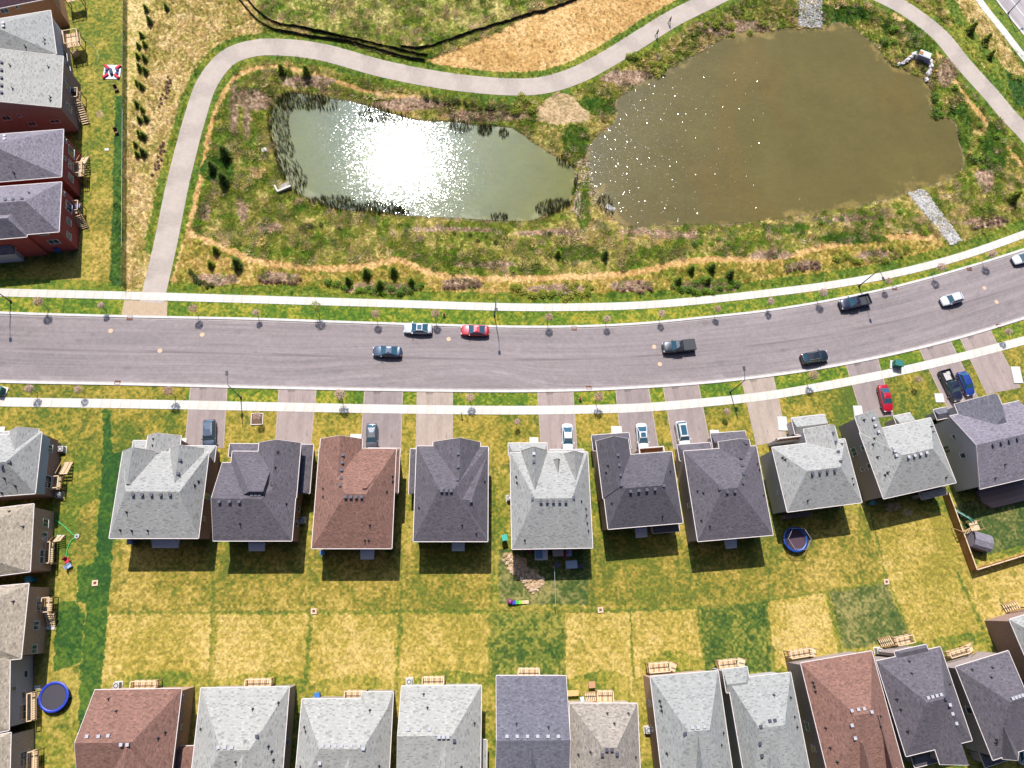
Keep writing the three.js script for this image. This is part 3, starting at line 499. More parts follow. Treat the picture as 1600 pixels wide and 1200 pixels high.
    if (!fl.includes('n')) {
      const wm = o.walls?.[bi] ? WALL[o.walls[bi]] : wallMat, ins = 0.36 + bi * 0.007, w = u1 - u0 - 2 * ins, d = v1 - v0 - 2 * ins, cx = (u0 + u1) / 2, cz = (v0 + v1) / 2, top = he - 0.1;
      if (w > 0.3 && d > 0.3) {
        if (o.upper && top > 4) { part('wall', boxUV(bx(cx, 1.25, cz, w, 3.5, d)), wallMat, root); part('upper_wall', boxUV(bx(cx, (3 + top) / 2, cz, w + 0.03, top - 3, d + 0.03)), upMat, root); }
        else part('wall', boxUV(bx(cx, (top - 0.5) / 2, cz, w, top + 0.5, d)), wm, root);
        for (const [on, s, sg] of [[ga, s0, 1], [gb, s1, -1]]) if (on) { const k = s + sg * ins, hh = hr - 0.2, tri = [m(k, t0 + ins, top - 0.02), m(k, t1 - ins, top - 0.02), m(k, rc, hh)]; const g = polyGeo([tri], m(0, 1, 0)); part('gable_wall', g, upMat, root); }
      }
    }
  });
  const roofAt = (u, v) => { let best = -1; rects.forEach((r, i) => { if (u < r.u0 || u > r.u1 || v < r.v0 || v > r.v1) return; let h = r.hr; for (const q of planes) if (q.bi === i && q.n.y > 0.05) h = Math.min(h, q.p.y - (q.n.x * (u - q.p.x) + q.n.z * (v - q.p.z)) / q.n.y); best = Math.max(best, h); }); return best; };
  const onRoof = (px, py) => { let h = 7.5, p; for (let k = 0; k < 8; k++) { p = L(px, py, h); const n = roofAt(p.x, p.z); if (n < 0) return null; h = n; } p.y = h; return p; };
  for (const [px, py, pale] of o.vents ?? []) { const p = onRoof(px, py); if (!p) continue; const v = part('roof_vent', bx(0, 0.08, 0, 0.3, 0.3, 0.3), pale ? ventPale : ventDark, root); v.position.copy(p); part('cap', bx(0, 0.25, 0, 0.42, 0.06, 0.42), pale ? ventPale : ventDark, v); }
  for (const [px, py] of o.pipes ?? []) { const p = onRoof(px, py); if (!p) continue; const v = part('vent_pipe', cyl(0.07, 0.07, 0.62, 8, 0, -0.1, 0), pipeMat, root); v.position.copy(p); part('flashing', cyl(0.2, 0.09, 0.12, 8, 0, -0.02, 0), pipeMat, v); }
  const r0 = rects[0], ins0 = 0.36;
  for (const [px, py, side, w, h, bi = 0, kind] of o.win ?? []) {
    const r = rects[bi], ins = ins0 + bi * 0.007 - 0.015, d = ray(px, py); let t;
    if (side === 'r') t = (r.u1 - ins - eye.x) / d.x; else if (side === 'l') t = (r.u0 + ins - eye.x) / d.x; else if (side === 'b') t = (r.v1 - ins - eye.z) / d.z; else t = (r.v0 + ins - eye.z) / d.z;
    const p = eye.clone().addScaledVector(d, t); if (p.y < 0.2 || p.y > r.he + 2) continue; p.y = clamp(p.y, 0.5 + h / 2, r.he - 0.35 - h / 2);
    const f = part(kind === 'door' ? 'patio_door' : 'window', new THREE.BoxGeometry(w, h, 0.1), frameMat, root); f.position.copy(p); f.rotation.y = { r: Math.PI / 2, l: -Math.PI / 2, b: 0, f: Math.PI }[side];
    const n = w > 1.0 || kind === 'door' ? 2 : 1, pw = (w - 0.12 - 0.09 * n) / n; for (let k = 0; k < n; k++) part('pane', bx(-w / 2 + 0.09 + pw / 2 + k * (pw + 0.09), 0, 0.02, pw, h - 0.18, 0.09), glassMat, f);
    part('sill', bx(0, -h / 2 - 0.04, 0.05, w + 0.2, 0.09, 0.16), frameMat, f);
  }
  for (const dk of o.decks ?? []) deck(root, L, dk);
  for (const [x1, y1, x2, y2, h = 0.75] of o.steps ?? []) {
    const p = L(x1, y1, h), q = L(x2, y2, h * 0.4), w = Math.abs(q.x - p.x), d = Math.max(1.2, Math.abs(q.z - p.z)), n = 4, g = new THREE.Group(); g.name = 'back_steps'; root.add(g); g.position.set((p.x + q.x) / 2, 0, Math.min(p.z, q.z));
    for (let k = 0; k < n; k++) part('tread', bx(0, h * (n - k) / n / 2, d * (k + 0.5) / n, w, h * (n - k) / n, d / n - 0.004), stepMat, g);
  }
  for (const [x1, y1, x2, y2, h] of o.balcony ?? []) {
    const p = L(x1, y1, h), q = L(x2, y2, h), g = new THREE.Group(), w = Math.abs(q.x - p.x), d = Math.abs(q.z - p.z); g.name = 'balcony'; root.add(g); g.position.set((p.x + q.x) / 2, h, (p.z + q.z) / 2);
    const nb = Math.max(3, Math.round(w / 1.1)); for (let k = 0; k < nb; k++) part('plank', bx(-w / 2 + w * (k + 0.5) / nb, -0.05, 0, w / nb - 0.06, 0.1, d), lumberDark, g);
    part('parapet', merge([bx(0, 0.4, -d / 2, w + 0.2, 0.9, 0.16), bx(-w / 2 - 0.02, 0.4, 0, 0.16, 0.9, d - 0.2), bx(w / 2 + 0.02, 0.4, 0, 0.16, 0.9, d - 0.2)]), trimMat, g);
    part('garage_wall', bx(0, -h / 2 - 0.1, 0.05, w + 0.1, h - 0.02, d), wallMat, g);
  }
  return root;
}
function deck(root, L, [x1, y1, x2, y2, h, st, col]) {
  const p = L(x1, y1, h), q = L(x2, y2, h), u0 = Math.min(p.x, q.x), u1 = Math.max(p.x, q.x), v0 = Math.min(p.z, q.z), v1 = Math.max(p.z, q.z), w = u1 - u0, d = v1 - v0, g = new THREE.Group(); g.name = 'deck'; root.add(g);
  const mat = col === 'grey' ? lumberGrey : lumber, pale = col === 'grey' ? lumberGrey : lumberPale, nb = Math.max(3, Math.round(w / 0.28));
  g.position.set((u0 + u1) / 2, 0, (v0 + v1) / 2);
  for (let k = 0; k < nb; k++) part('plank', bx(-w / 2 + w * (k + 0.5) / nb, h - 0.03, 0, w / nb - 0.02, 0.06, d), k % 3 ? pale : mat, g);
  for (const sx of [-1, 1]) for (const sz of [-1, 1]) part('post', bx(sx * (w / 2 - 0.1), (h + 0.95) / 2 - 0.15, sz * (d / 2 - 0.1), 0.13, h + 1.25, 0.13), mat, g);
  const rails = [], add = (a, b) => { rails.push(bar(a, b, 0.13, 0.06)); const n = Math.max(2, Math.round(a.distanceTo(b) / 0.3)); for (let k = 1; k < n; k++) { const c = a.clone().lerp(b, k / n); rails.push(bx(c.x, h + 0.48, c.z, 0.05, 0.9, 0.05)); } };
  const X = w / 2 - 0.1, Z = d / 2 - 0.1, Y = h + 0.98;
  add(V(-X, Y, -Z), V(X, Y, -Z)); add(V(-X, Y, Z), V(X, Y, Z)); add(V(X, Y, -Z), V(X, Y, Z)); add(V(-X, Y, -Z), V(-X, Y, Z));
  part('railing', merge(rails), pale, g);
  if (st) {
    const a = L(st[0], st[1], h), b = L(st[2], st[3], 0.1); a.x -= g.position.x; a.z -= g.position.z; b.x -= g.position.x; b.z -= g.position.z;
    const n = Math.max(4, Math.round(h / 0.22)), ang = Math.atan2(b.x - a.x, b.z - a.z), sw = 1.25, px = Math.cos(ang) * sw / 2, pz = -Math.sin(ang) * sw / 2, run = Math.hypot(b.x - a.x, b.z - a.z);
    for (let k = 0; k < n; k++) { const t = (k + 0.5) / n, c = a.clone().lerp(b, t), m = part('tread', new THREE.BoxGeometry(sw, 0.06, run / n * 0.78), pale, g); m.position.copy(c); m.rotation.y = ang; }
    for (const s of [-1, 1]) { part('stringer', bar(V(a.x + s * px, a.y - 0.14, a.z + s * pz), V(b.x + s * px, b.y - 0.02, b.z + s * pz), 0.06, 0.24), mat, g); part('handrail', bar(V(a.x + s * px, a.y + 0.9, a.z + s * pz), V(b.x + s * px, b.y + 0.85, b.z + s * pz), 0.08, 0.08), mat, g); }
  }
}
const row = (x0, x1, y, n, pale, y1 = y) => Array.from({ length: n }, (_, k) => [x0 + (x1 - x0) * (n > 1 ? k / (n - 1) : 0), y + (y1 - y) * (n > 1 ? k / (n - 1) : 0), pale]);
const ST = 'houses along the south side of the street', BK = 'houses across the back yards', LC = 'houses of the side row by the lush strip', TC = 'houses behind the chain link fence';
// street row
house('light grey house with three front gables beside the lush green strip', { group: ST, roof: 'light', wall: 'brown', dir: [171, 841, 310, 841], b: [
  [192, 706, 310, 841, 5.6, 196, 768, 281, 768, 8.6], [192, 705, 240, 762, 5.6, 206, 700, 199, 760, 7.8, 'al'], [266, 700, 312, 766, 5.6, 280, 695, 273, 760, 8, 'a'],
  [231, 680, 279, 712, 4.8, 244, 673, 241, 712, 6.5, 'a'], [208, 688, 233, 708, 2.9, 212, 703, 233, 703, 3.7], [279, 696, 335, 722, 3, 288, 713, 325, 713, 4.3]],
  vents: [...row(208, 266, 773, 5), [282, 719], [279, 740]], pipes: [[198, 800], [188, 828], [206, 829], [231, 829], [304, 758], [310, 752], [240, 686], [239, 696]], steps: [[236, 841, 278, 856, 1.1]], win: [[322, 775, 'r', 0.9, 2.2], [318, 810, 'r', 0.8, 1]] });
house('charcoal house with a wide front gable beside the brown roofed house', { group: ST, roof: 'dark', wall: 'brown', dir: [333, 845, 456, 845], b: [
  [347, 723, 456, 845, 5.6, 333, 779, 408, 779, 8.4, 'a'], [363, 705, 424, 790, 5.6, 389, 768, 411, 768, 9], [405, 691, 463, 778, 5.6, 431, 686, 425, 758, 8.5, 'ar'],
  [359, 693, 405, 714, 3, 366, 706, 404, 706, 4], [458, 694, 484, 771, 3.2, 459, 700, 455, 771, 4.4]],
  vents: [[343, 784], [359, 784], [374, 784], [394, 774], [400, 774], [406, 774]], pipes: [[434, 706], [430, 730], [447, 787], [375, 818]], steps: [[388, 847, 413, 861]], win: [[466, 795, 'r', 0.8, 1.2], [463, 818, 'r', 0.8, 1.2]] });
house('brown roofed house of the street row', { group: ST, roof: 'brown', wall: 'brown', dir: [487, 857, 610, 857], b: [
  [499, 700, 612, 857, 5.6, 540, 772, 572, 772, 9], [575, 700, 622, 770, 5.42, 541, 771, 571, 771, 9.36], [501, 685, 561, 778, 5.6, 531, 680, 527, 765, 8.5, 'al']],
  vents: [...row(540, 565, 776.5, 4), ...row(536, 532, 711, 5, false, 758)], pipes: [[613, 744], [613, 752], [604, 768], [570, 844], [576, 844], [505, 763], [505, 776], [578, 820]], steps: [[563, 858, 584, 874]] });
house('charcoal house with one tall front gable, next to the brown roofed street house', { group: ST, roof: 'dark', wall: 'brown', dir: [645, 846, 762, 846], b: [
  [651, 697, 762, 846, 5.6, 686, 764, 709, 764, 9], [677, 690, 750, 768, 5.6, 721, 684, 715, 758, 8.5, 'a'], [716, 708, 762, 840, 5.6, 720, 781, 737, 781, 8.2], [741, 700, 763, 760, 5, 742, 712, 742, 752, 5.9], [641, 701, 657, 772, 3, 657, 706, 656, 772, 4]],
  vents: [...row(690, 705, 767, 3), [736, 783], [716, 709], [716, 729], [715, 749]], pipes: [[655, 793], [722, 820], [757, 752], [744, 833]], steps: [[706, 846, 726, 861]] });
house('light grey house with a narrow dormer between two front gables', { group: ST, roof: 'light', wall: 'grey', dir: [802, 857, 927, 855], b: [
  [797, 707, 926, 856, 5.6, 836, 779, 894, 778, 9], [814, 704, 858, 785, 5.6, 837, 697, 833, 764, 8.5, 'a'], [879, 709, 917, 775, 5.6, 898, 703, 899, 750, 7.8, 'a'], [864, 718, 877, 760, 6.6, 871, 716, 873, 752, 7.7, 'a'],
  [794, 692, 855, 712, 3, 800, 705, 852, 705, 4], [858, 702, 913, 718, 3, 864, 714, 910, 714, 3.9]],
  vents: [...row(845, 884, 784, 5), [832, 780], [896, 778], [834, 709, true], [834, 721]], pipes: [[807, 745], [808, 754], [908, 783], [915, 795], [916, 805], [917, 817], [820, 844], [919, 829]], steps: [[836, 858, 856, 875]] });
house('charcoal house with a wooden balcony over its garage', { group: ST, roof: 'darker', wall: 'tan', dir: [947.5, 826, 1067, 816], b: [
  [936, 714, 1067, 817, 5.6, 977, 762, 1035, 759, 8.9], [931, 689, 994, 775, 5.6, 958, 682, 971, 760, 8.6, 'al'], [924, 680, 986, 700, 3, 932, 694, 984, 690, 4], [1018, 816, 1062, 830, 2.9, 1024, 822, 1058, 819, 3.5]],
  vents: [...row(985, 1023, 768, 4, false, 764.5), ...row(965, 971, 711, 4, false, 758), [1037, 759]], pipes: [[950, 727], [947, 738], [956, 786], [1035, 806], [1047, 736]], steps: [[993, 824, 1012, 839]], balcony: [[997, 702, 1036, 711, 3.2]] });
house('charcoal house behind the white sport utility car in a driveway', { group: ST, roof: 'dark', wall: 'taupe', dir: [1090, 845, 1208, 835], b: [
  [1068, 705, 1208, 836, 5.6, 1129, 764, 1152, 762, 8.9], [1122, 690, 1187, 775, 5.6, 1160, 682, 1161, 757, 8.7, 'ar'], [1058, 695, 1114, 716, 3, 1068, 707, 1112, 703, 4], [1110, 677, 1169, 698, 3, 1116, 692, 1168, 687, 4]],
  vents: [[1124, 764], [1136, 769], [1148, 768], [1157, 715], [1159, 727], [1161, 740], [1160, 754], [1165, 692]], pipes: [[1090, 767], [1099, 770], [1096, 813], [1109, 822], [1186, 734], [1193, 774], [1183, 725]], steps: [[1134, 843, 1152, 856]], win: [[1077, 790, 'l', 0.8, 1.1]] });
house('light grey house with a wooden garage balcony, backing onto the netted trampoline', { group: ST, roof: 'light', wall: 'white', dir: [1230, 799, 1347, 784], b: [
  [1206, 699, 1347, 785, 5.6, 1261, 737, 1313, 729, 8.6], [1255, 670, 1324, 740, 5.6, 1294, 652, 1312, 726, 8.5, 'ar'], [1236, 653, 1295, 673, 3, 1240, 668, 1294, 661, 4]],
  vents: [...row(1269, 1304, 740, 4, false, 735), [1301, 677], [1305, 691], [1309, 706], [1313, 721]], pipes: [[1223, 715], [1227, 718], [1315, 694], [1331, 748], [1333, 757], [1262, 782]], balcony: [[1213, 690, 1254, 682, 3.2]], decks: [[1222, 812, 1264, 800, 0.9, null, 'grey']], win: [[1217, 770, 'l', 0.5, 0.4]] });
house('light grey house on the curve behind the red car in its driveway', { group: ST, roof: 'light', wall: 'taupe', dir: [1382, 779, 1494, 754], b: [
  [1343, 676, 1494, 754, 5.6, 1411, 711, 1458, 701, 8.6], [1335, 650, 1392, 712, 5.6, 1362, 641, 1400, 712, 8.4, 'al'], [1396, 650, 1431, 668, 3.6, 1400, 662, 1430, 656, 4.4], [1436, 768, 1480, 772, 2.9, 1440, 770, 1478, 762, 3.6]],
  vents: [[1364, 654, true], [1367, 665, true], [1372, 675, true], [1395, 700, true], [1397, 705, true], [1400, 712, true], ...row(1419, 1447, 714, 4, true, 707.5)], pipes: [[1350, 656], [1366, 685], [1364, 694], [1371, 714], [1383, 742], [1387, 738], [1455, 667], [1457, 675], [1478, 746]],
  win: [[1335, 706, 'l', 1.4, 1.3], [1349, 700, 'l', 0.8, 1.0], [1348, 733, 'l', 0.7, 0.8], [1360, 728, 'l', 0.9, 1.2]] });
house('charcoal house with a pale gable end wall and a wide brown deck', { group: ST, roof: 'slate', wall: 'white', dir: [1532, 764, 1600, 748], b: [
  [1484, 650, 1642, 738, 5.6, 1534, 694, 1642, 668, 8.6, 'a'], [1491, 631, 1590, 688, 5.6, 1552, 609, 1566, 652, 7.8, 'a'], [1458, 640, 1484, 652, 2.9, 1462, 648, 1484, 644, 3.6]], roofs: { 0: 'mauve' },
  vents: row(1551, 1589, 695, 4, false, 685.5), pipes: [[1570, 726], [1555, 747]], win: [[1491, 682, 'l', 0.7, 0.8], [1480, 702, 'l', 1.3, 1.3], [1505, 712, 'l', 0.9, 1.2]] });
// row across the back yards
house('brown roofed house with a tan side wall beside the lush strip', { group: BK, roof: 'brown', wall: 'tan', dir: [147, 1078, 280, 1076], b: [
  [148, 1078, 264, 1242, 5.6, 121, 1158, 206, 1163, 8.8, 'a'], [172, 1135, 256, 1262, 5.6, 196, 1171, 186, 1262, 8.7, 'b'], [272, 1166, 300, 1250, 3.1, 272, 1172, 266, 1250, 4.2]],
  vents: [[137, 1150, true], [155, 1150, true], [170, 1149, true], [190, 1163, true], [200, 1163, true]], pipes: [[170, 1092], [182, 1111], [258, 1144], [247, 1153]], decks: [[206, 1076, 249, 1062, 1.3, null]], win: [[282, 1092, 'r', 0.8, 1.2], [279, 1117, 'r', 0.8, 1.2], [283, 1136, 'r', 0.8, 1.1]] });
house('pale grey roofed house between the brown roof and a narrow grassy gap, taupe side wall', { group: BK, roof: 'pale', wall: 'taupe', dir: [314, 1075, 446, 1073], b: [
  [314, 1075, 437, 1262, 5.6, 345, 1172, 390, 1172, 8.8], [345, 1150, 425, 1270, 5.6, 381, 1156, 372, 1270, 8.6, 'b']],
  vents: [[342, 1167, true], [352, 1167, true], [363, 1167, true], [402, 1150]], pipes: [[395, 1108], [314, 1139], [419, 1166], [424, 1174], [427, 1187], [435, 1098], [368, 1190]], decks: [[384, 1073, 427, 1059, 1.3, null]], win: [[449, 1160, 'r', 0.8, 1.2]] });
house('pale grey roofed house with a bumped out corner, blue bin standing at its back', { group: BK, roof: 'pale', wall: 'taupe', dir: [472, 1092, 610, 1092], b: [
  [472, 1092, 605, 1262, 5.6, 499, 1171, 567, 1170, 8.8], [565, 1081, 613, 1112, 5.6, 574, 1110, 604, 1110, 6.4], [515, 1165, 580, 1272, 5.6, 546, 1176, 540, 1272, 8.4, 'b']],
  vents: [...row(504, 534, 1165, 4, true), [549, 1165, true], [561, 1165, true], [568, 1169, true], [500, 1192, true]], pipes: [[578, 1110], [476, 1136], [478, 1143], [470, 1198], [592, 1197]], decks: [[538, 1092, 573, 1078, 1.3, null]] });
house('pale grey roofed house with two rows of square vents, beside a charcoal roofed house', { group: BK, roof: 'pale', wall: 'white', dir: [627, 1072, 753, 1071], b: [
  [627, 1072, 750, 1262, 5.6, 622, 1147, 706, 1153, 8.7, 'a'], [665, 1135, 745, 1272, 5.6, 697, 1158, 693, 1272, 8.5, 'b'], [740, 1156, 760, 1250, 3.1, 740, 1160, 738, 1250, 4.2]],
  vents: [...row(638, 671, 1139, 3, true), ...row(686, 700, 1151, 3, true), [710, 1157]], pipes: [[662, 1085], [668, 1106], [741, 1130], [721, 1198]], decks: [[659, 1070, 695, 1056, 1.3, null]] });
house('slate grey roofed house with plain gable ends and five white vents', { group: BK, roof: 'slate', wall: 'white', dir: [775, 1056, 884, 1056], b: [
  [775, 1056, 888, 1266, 5.6, 773, 1157, 890, 1157, 8.8, 'ab'], [808, 1150, 852, 1270, 5.6, 830, 1163, 830, 1270, 8.6, 'b']],
  vents: row(808, 872, 1150, 5, true).concat([[792, 1150, true]]), pipes: [[807, 1131], [857, 1136]], decks: [[808, 1056, 843, 1043, 1.3, null]] });
house('beige shingled house with a pyramid shaped roof, the smallest of its row', { group: BK, roof: 'sand', wall: 'cream', dir: [890, 1099, 999, 1099], b: [
  [890, 1099, 1003, 1272, 5.6, 942, 1168, 964, 1168, 9], [930, 1172, 972, 1275, 5.6, 952, 1176, 952, 1275, 8.6, 'b']],
  vents: [[948, 1171], [956, 1171], [941, 1179], [964, 1178]], pipes: [[949, 1115], [960, 1131], [982, 1115], [904, 1179], [923, 1175], [993, 1183]], decks: [[931, 1097, 957, 1078, 1.3, [931, 1088, 914, 1089]]] });
house('pale blue grey roofed house with a tan brick side wall beside the grass lane', { group: BK, roof: 'blue', wall: 'tan', dir: [1015, 1056, 1122, 1047], b: [
  [1016, 1057, 1153, 1262, 5.6, 1075, 1143, 1109, 1141, 8.9], [1066, 1128, 1142, 1268, 5.6, 1092, 1143, 1106, 1268, 8.85, 'b']],
  vents: [[1081, 1136, true], [1090, 1136, true], [1100, 1135, true], [1070, 1146]], pipes: [[1031, 1095], [1033, 1103], [1034, 1110], [1042, 1177], [1127, 1164], [1130, 1145]], decks: [[1012, 1052, 1044, 1033, 1.3, [1046, 1040, 1056, 1044]]], win: [[1020, 1140, 'l', 0.8, 1.2], [1016, 1100, 'l', 0.8, 1.2]] });
house('pale blue grey roofed house touching its twin across a thin dark gap', { group: BK, roof: 'blue', wall: 'white', dir: [1131, 1062, 1235, 1050], b: [
  [1137, 1062, 1277, 1262, 5.6, 1186, 1138, 1226, 1133, 8.9], [1129, 1046, 1174, 1078, 5.6, 1134, 1070, 1166, 1066, 6.2], [1164, 1125, 1246, 1268, 5.6, 1204, 1138, 1222, 1268, 8.6, 'b']],
  vents: [[1188, 1135], [1187, 1161], [1190, 1180], [1202, 1126], [1210, 1125]], pipes: [[1147, 1092], [1151, 1117], [1209, 1086], [1235, 1090], [1241, 1120], [1245, 1136]], decks: [[1121, 1046, 1150, 1028, 1.3, [1152, 1034, 1164, 1037]]] });
house('brown roofed house with a grey side wall on the curving back row', { group: BK, roof: 'brown', wall: 'grey', dir: [1250, 1035, 1350, 1018], b: [
  [1251, 1036, 1422, 1236, 5.6, 1337, 1118, 1361, 1114, 9], [1352, 1100, 1404, 1195, 5.6, 1362, 1120, 1394, 1195, 8.2, 'b'], [1316, 1140, 1388, 1240, 5.6, 1345, 1162, 1372, 1240, 8.4, 'b']],
  vents: [[1330, 1110, true], [1340, 1108, true], [1349, 1107, true], [1361, 1112, true], [1330, 1133, true], [1335, 1153, true]], pipes: [[1270, 1066], [1272, 1072], [1274, 1080], [1290, 1137], [1297, 1168], [1308, 1190], [1375, 1119], [1376, 1135]], decks: [[1232, 1030, 1264, 1011, 1.3, [1266, 1018, 1274, 1021]]], win: [[1262, 1135, 'l', 1.3, 1.1], [1272, 1170, 'l', 0.9, 1.0]] });
house('charcoal house with a bumped out back corner on the curving row', { group: BK, roof: 'dark', wall: 'grey', dir: [1368, 1032, 1467, 1010], b: [
  [1369, 1033, 1519, 1157, 5.6, 1448, 1097, 1477, 1092, 8.9], [1397, 1018, 1452, 1020, 5.6, 1408, 1020, 1448, 1012, 6.0], [1441, 1110, 1497, 1188, 5.6, 1479, 1096, 1506, 1168, 8.4, 'b'], [1420, 1170, 1470, 1190, 3, 1424, 1184, 1466, 1174, 3.8]],
  vents: [...row(1449, 1469, 1090, 4, true, 1085), [1477, 1091], [1483, 1101, true], [1487, 1115, true], [1493, 1130, true]], pipes: [[1420, 1033], [1424, 1052], [1401, 1092], [1407, 1108], [1418, 1142], [1483, 1069]], decks: [[1398, 1010, 1421, 990, 1.6, [1394, 1000, 1374, 1005]]], win: [[1386, 1092, 'l', 1.0, 1.2]] });
house('charcoal house with a small striped porch gable at the end of the curving row', { group: BK, roof: 'dark', wall: 'grey', dir: [1492, 1041, 1587, 1012], b: [
  [1493, 1042, 1636, 1160, 5.6, 1578, 1097, 1603, 1089, 8.9], [1540, 1120, 1592, 1178, 5.6, 1566, 1136, 1588, 1176, 7.6, 'b'], [1530, 1175, 1580, 1186, 2.9, 1536, 1184, 1576, 1174, 3.6]],
  vents: row(1581, 1596, 1091, 4, true, 1086), pipes: [[1518, 1046], [1550, 1043], [1548, 1058], [1557, 1155], [1556, 1160]], decks: [[1480, 1029, 1508, 1009, 1.3, [1510, 1016, 1518, 1010]]], win: [[1515, 1110, 'l', 1.0, 1.2]] });
house('light grey roofed house with a brown brick side wall beside the wooden back stairs', { group: BK, roof: 'light', wall: 'brown', dir: [1577, 968, 1640, 949], b: [
  [1577, 968, 1716, 1040, 5.6, 1636, 1000, 1668, 990, 8.6]], decks: [[1596, 950, 1640, 935, 1.6, [1592, 944, 1568, 951]]] });
// side row, seen from their backs
house('grey shingled house with a pale blue upper wall, corner of the side row', { group: LC, roof: 'light', wall: 'brown', upper: 'blue', dir: [0, 775, 55, 771], b: [
  [-70, 684, 55, 771, 5.6, -60, 727, 9, 721, 8.6], [15, 673, 57, 705, 5.6, 26, 673, 23, 705, 7.4, 'a'], [-20, 676, 14, 700, 3, -16, 692, 12, 690, 4]],
  vents: [[15, 722], [3, 728]], pipes: [[7, 747], [24, 759], [3, 770]], decks: [[84, 765, 98, 744, 1.4, [98, 741, 108, 722]]], win: [[78, 701, 'r', 1.2, 1.0], [76, 753, 'r', 1.9, 1.9, 0, 'door']] });
house('beige shingled house with a tan brick back wall and a red chair on its deck', { group: LC, roof: 'beige', wall: 'tan', dir: [0, 797, 57, 790], b: [
  [-150, 812, 47, 893, 5.6, -104, 852, -96, 851, 8.8]], pipes: [[36, 823], [15, 799]], decks: [[74, 882, 85, 846, 1.4, [88, 846, 95, 838]]], win: [[71, 817, 'r', 1.2, 1.3], [69, 838, 'r', 1.2, 1.3], [68, 870, 'r', 2.0, 2.0, 0, 'door']] });
house('beige shingled house with steep back stairs down to a slab', { group: LC, roof: 'beige', wall: 'tan', dir: [0, 919, 45, 915], b: [
  [-150, 929, 33, 1029, 5.6, -104, 978, -96, 977, 8.8]], pipes: [[21, 940]], decks: [[68, 958, 84, 932, 1.4, [77, 958, 80, 978]]], win: [[62, 944, 'r', 1.9, 1.9, 0, 'door'], [56, 977, 'r', 1.2, 1.3], [53, 1014, 'r', 1.2, 1.2]] });
house('beige shingled house with a pale siding back wall right beside the trampoline', { group: LC, roof: 'beige', wall: 'white', dir: [0, 1045, 21, 1041], b: [
  [-160, 1056, 14, 1141, 5.6, -112, 1098, -104, 1097, 8.8]], decks: [[47, 1127, 57, 1080, 1.4, null]], win: [[40, 1053, 'r', 1.0, 0.8], [36, 1086, 'r', 1.0, 0.8], [37, 1112, 'r', 2.0, 1.9, 0, 'door'], [21, 1076, 'r', 0.7, 0.9]] });
house('beige shingled house with a small railed deck, the last of the side row', { group: LC, roof: 'beige', wall: 'cream', dir: [0, 1167, 21, 1163], b: [
  [-160, 1178, 14, 1262, 5.6, -112, 1216, -104, 1215, 8.8]], decks: [[47, 1204, 61, 1170, 1.4, null]], win: [[38, 1185, 'r', 1.8, 1.8, 0, 'door']] });
// row behind the chain link fence
house('plum roofed house with orange tan brick walls at the head of the fenced row', { group: TC, E: 6.7, roof: 'plum', wall: 'orange', dir: [0, 13, 64, 0], b: [
  [-100, -60, 82, -4, 5.6, -60, -40, 20, -48, 8.6]], decks: [[103, 4, 124, -12, 2.4, null]], win: [[7, 16, 'b', 1.4, 0.9], [26, 10, 'b', 0.6, 0.6], [105, 20, 'r', 1.0, 1.2]] });
house('light grey roofed house with a pale upper wall and a high white railed deck', { group: TC, E: 6.7, roof: 'blue', wall: 'grey', upper: 'white', dir: [0, 30, 85, 16], b: [
  [-110, 47, 88, 84, 5.6, -70, 50, -12, 40, 8.4]], vents: [[6, 37, true], [6, 42, true]], pipes: [[70, 62], [70, 68], [40, 73]], decks: [[104, 75, 124, 50, 2.4, [115, 78, 121, 88]]], win: [[100, 55, 'r', 1.2, 1.6], [101, 85, 'r', 1.6, 1.4], [112, 92, 'r', 1.0, 1.2], [106, 105, 'r', 1.4, 1.4]] });
house('light grey roofed house with brown brick walls and orange wooden back stairs', { group: TC, E: 6.7, roof: 'pale', wall: 'brown', upper: 'brown', dir: [0, 176, 95, 169], b: [
  [-90, 100, 95, 168, 5.6, -22, 74, -20, 157, 8.6, 'ab']], vents: [[3, 98], [3, 110], [3, 122], [3, 134], [3, 145]], pipes: [[16, 103], [76, 105], [20, 139], [79, 152], [79, 157]], decks: [[113, 158, 126, 142, 2.2, [121, 159, 135, 194]]], win: [[10, 184, 'b', 1.3, 1.0], [30, 180, 'b', 0.6, 0.6], [50, 193, 'b', 1.2, 1.0], [86, 189, 'b', 1.6, 0.7], [105, 135, 'r', 1.0, 1.5], [107, 168, 'r', 1.4, 1.6], [94, 115, 'r', 0.8, 1.1]] });
house('mauve grey roofed house with red brick walls and a deck with orange slatted sides', { group: TC, E: 6.7, roof: 'mauve', wall: 'red', dir: [0, 284, 96, 276], b: [
  [-110, 218, 96, 276, 5.6, -70, 232, -14, 225, 8.6]], vents: [[8, 213, true], [8, 218, true]], pipes: [[22, 270], [25, 203]], decks: [[118, 276, 133, 257, 1.8, [128, 256, 134, 246]]], win: [[111, 237, 'r', 1.8, 1.7], [110, 258, 'r', 1.6, 1.5], [110, 277, 'r', 1.2, 1.4], [99, 216, 'r', 0.7, 1.2], [99, 245, 'r', 0.7, 1.2]] });
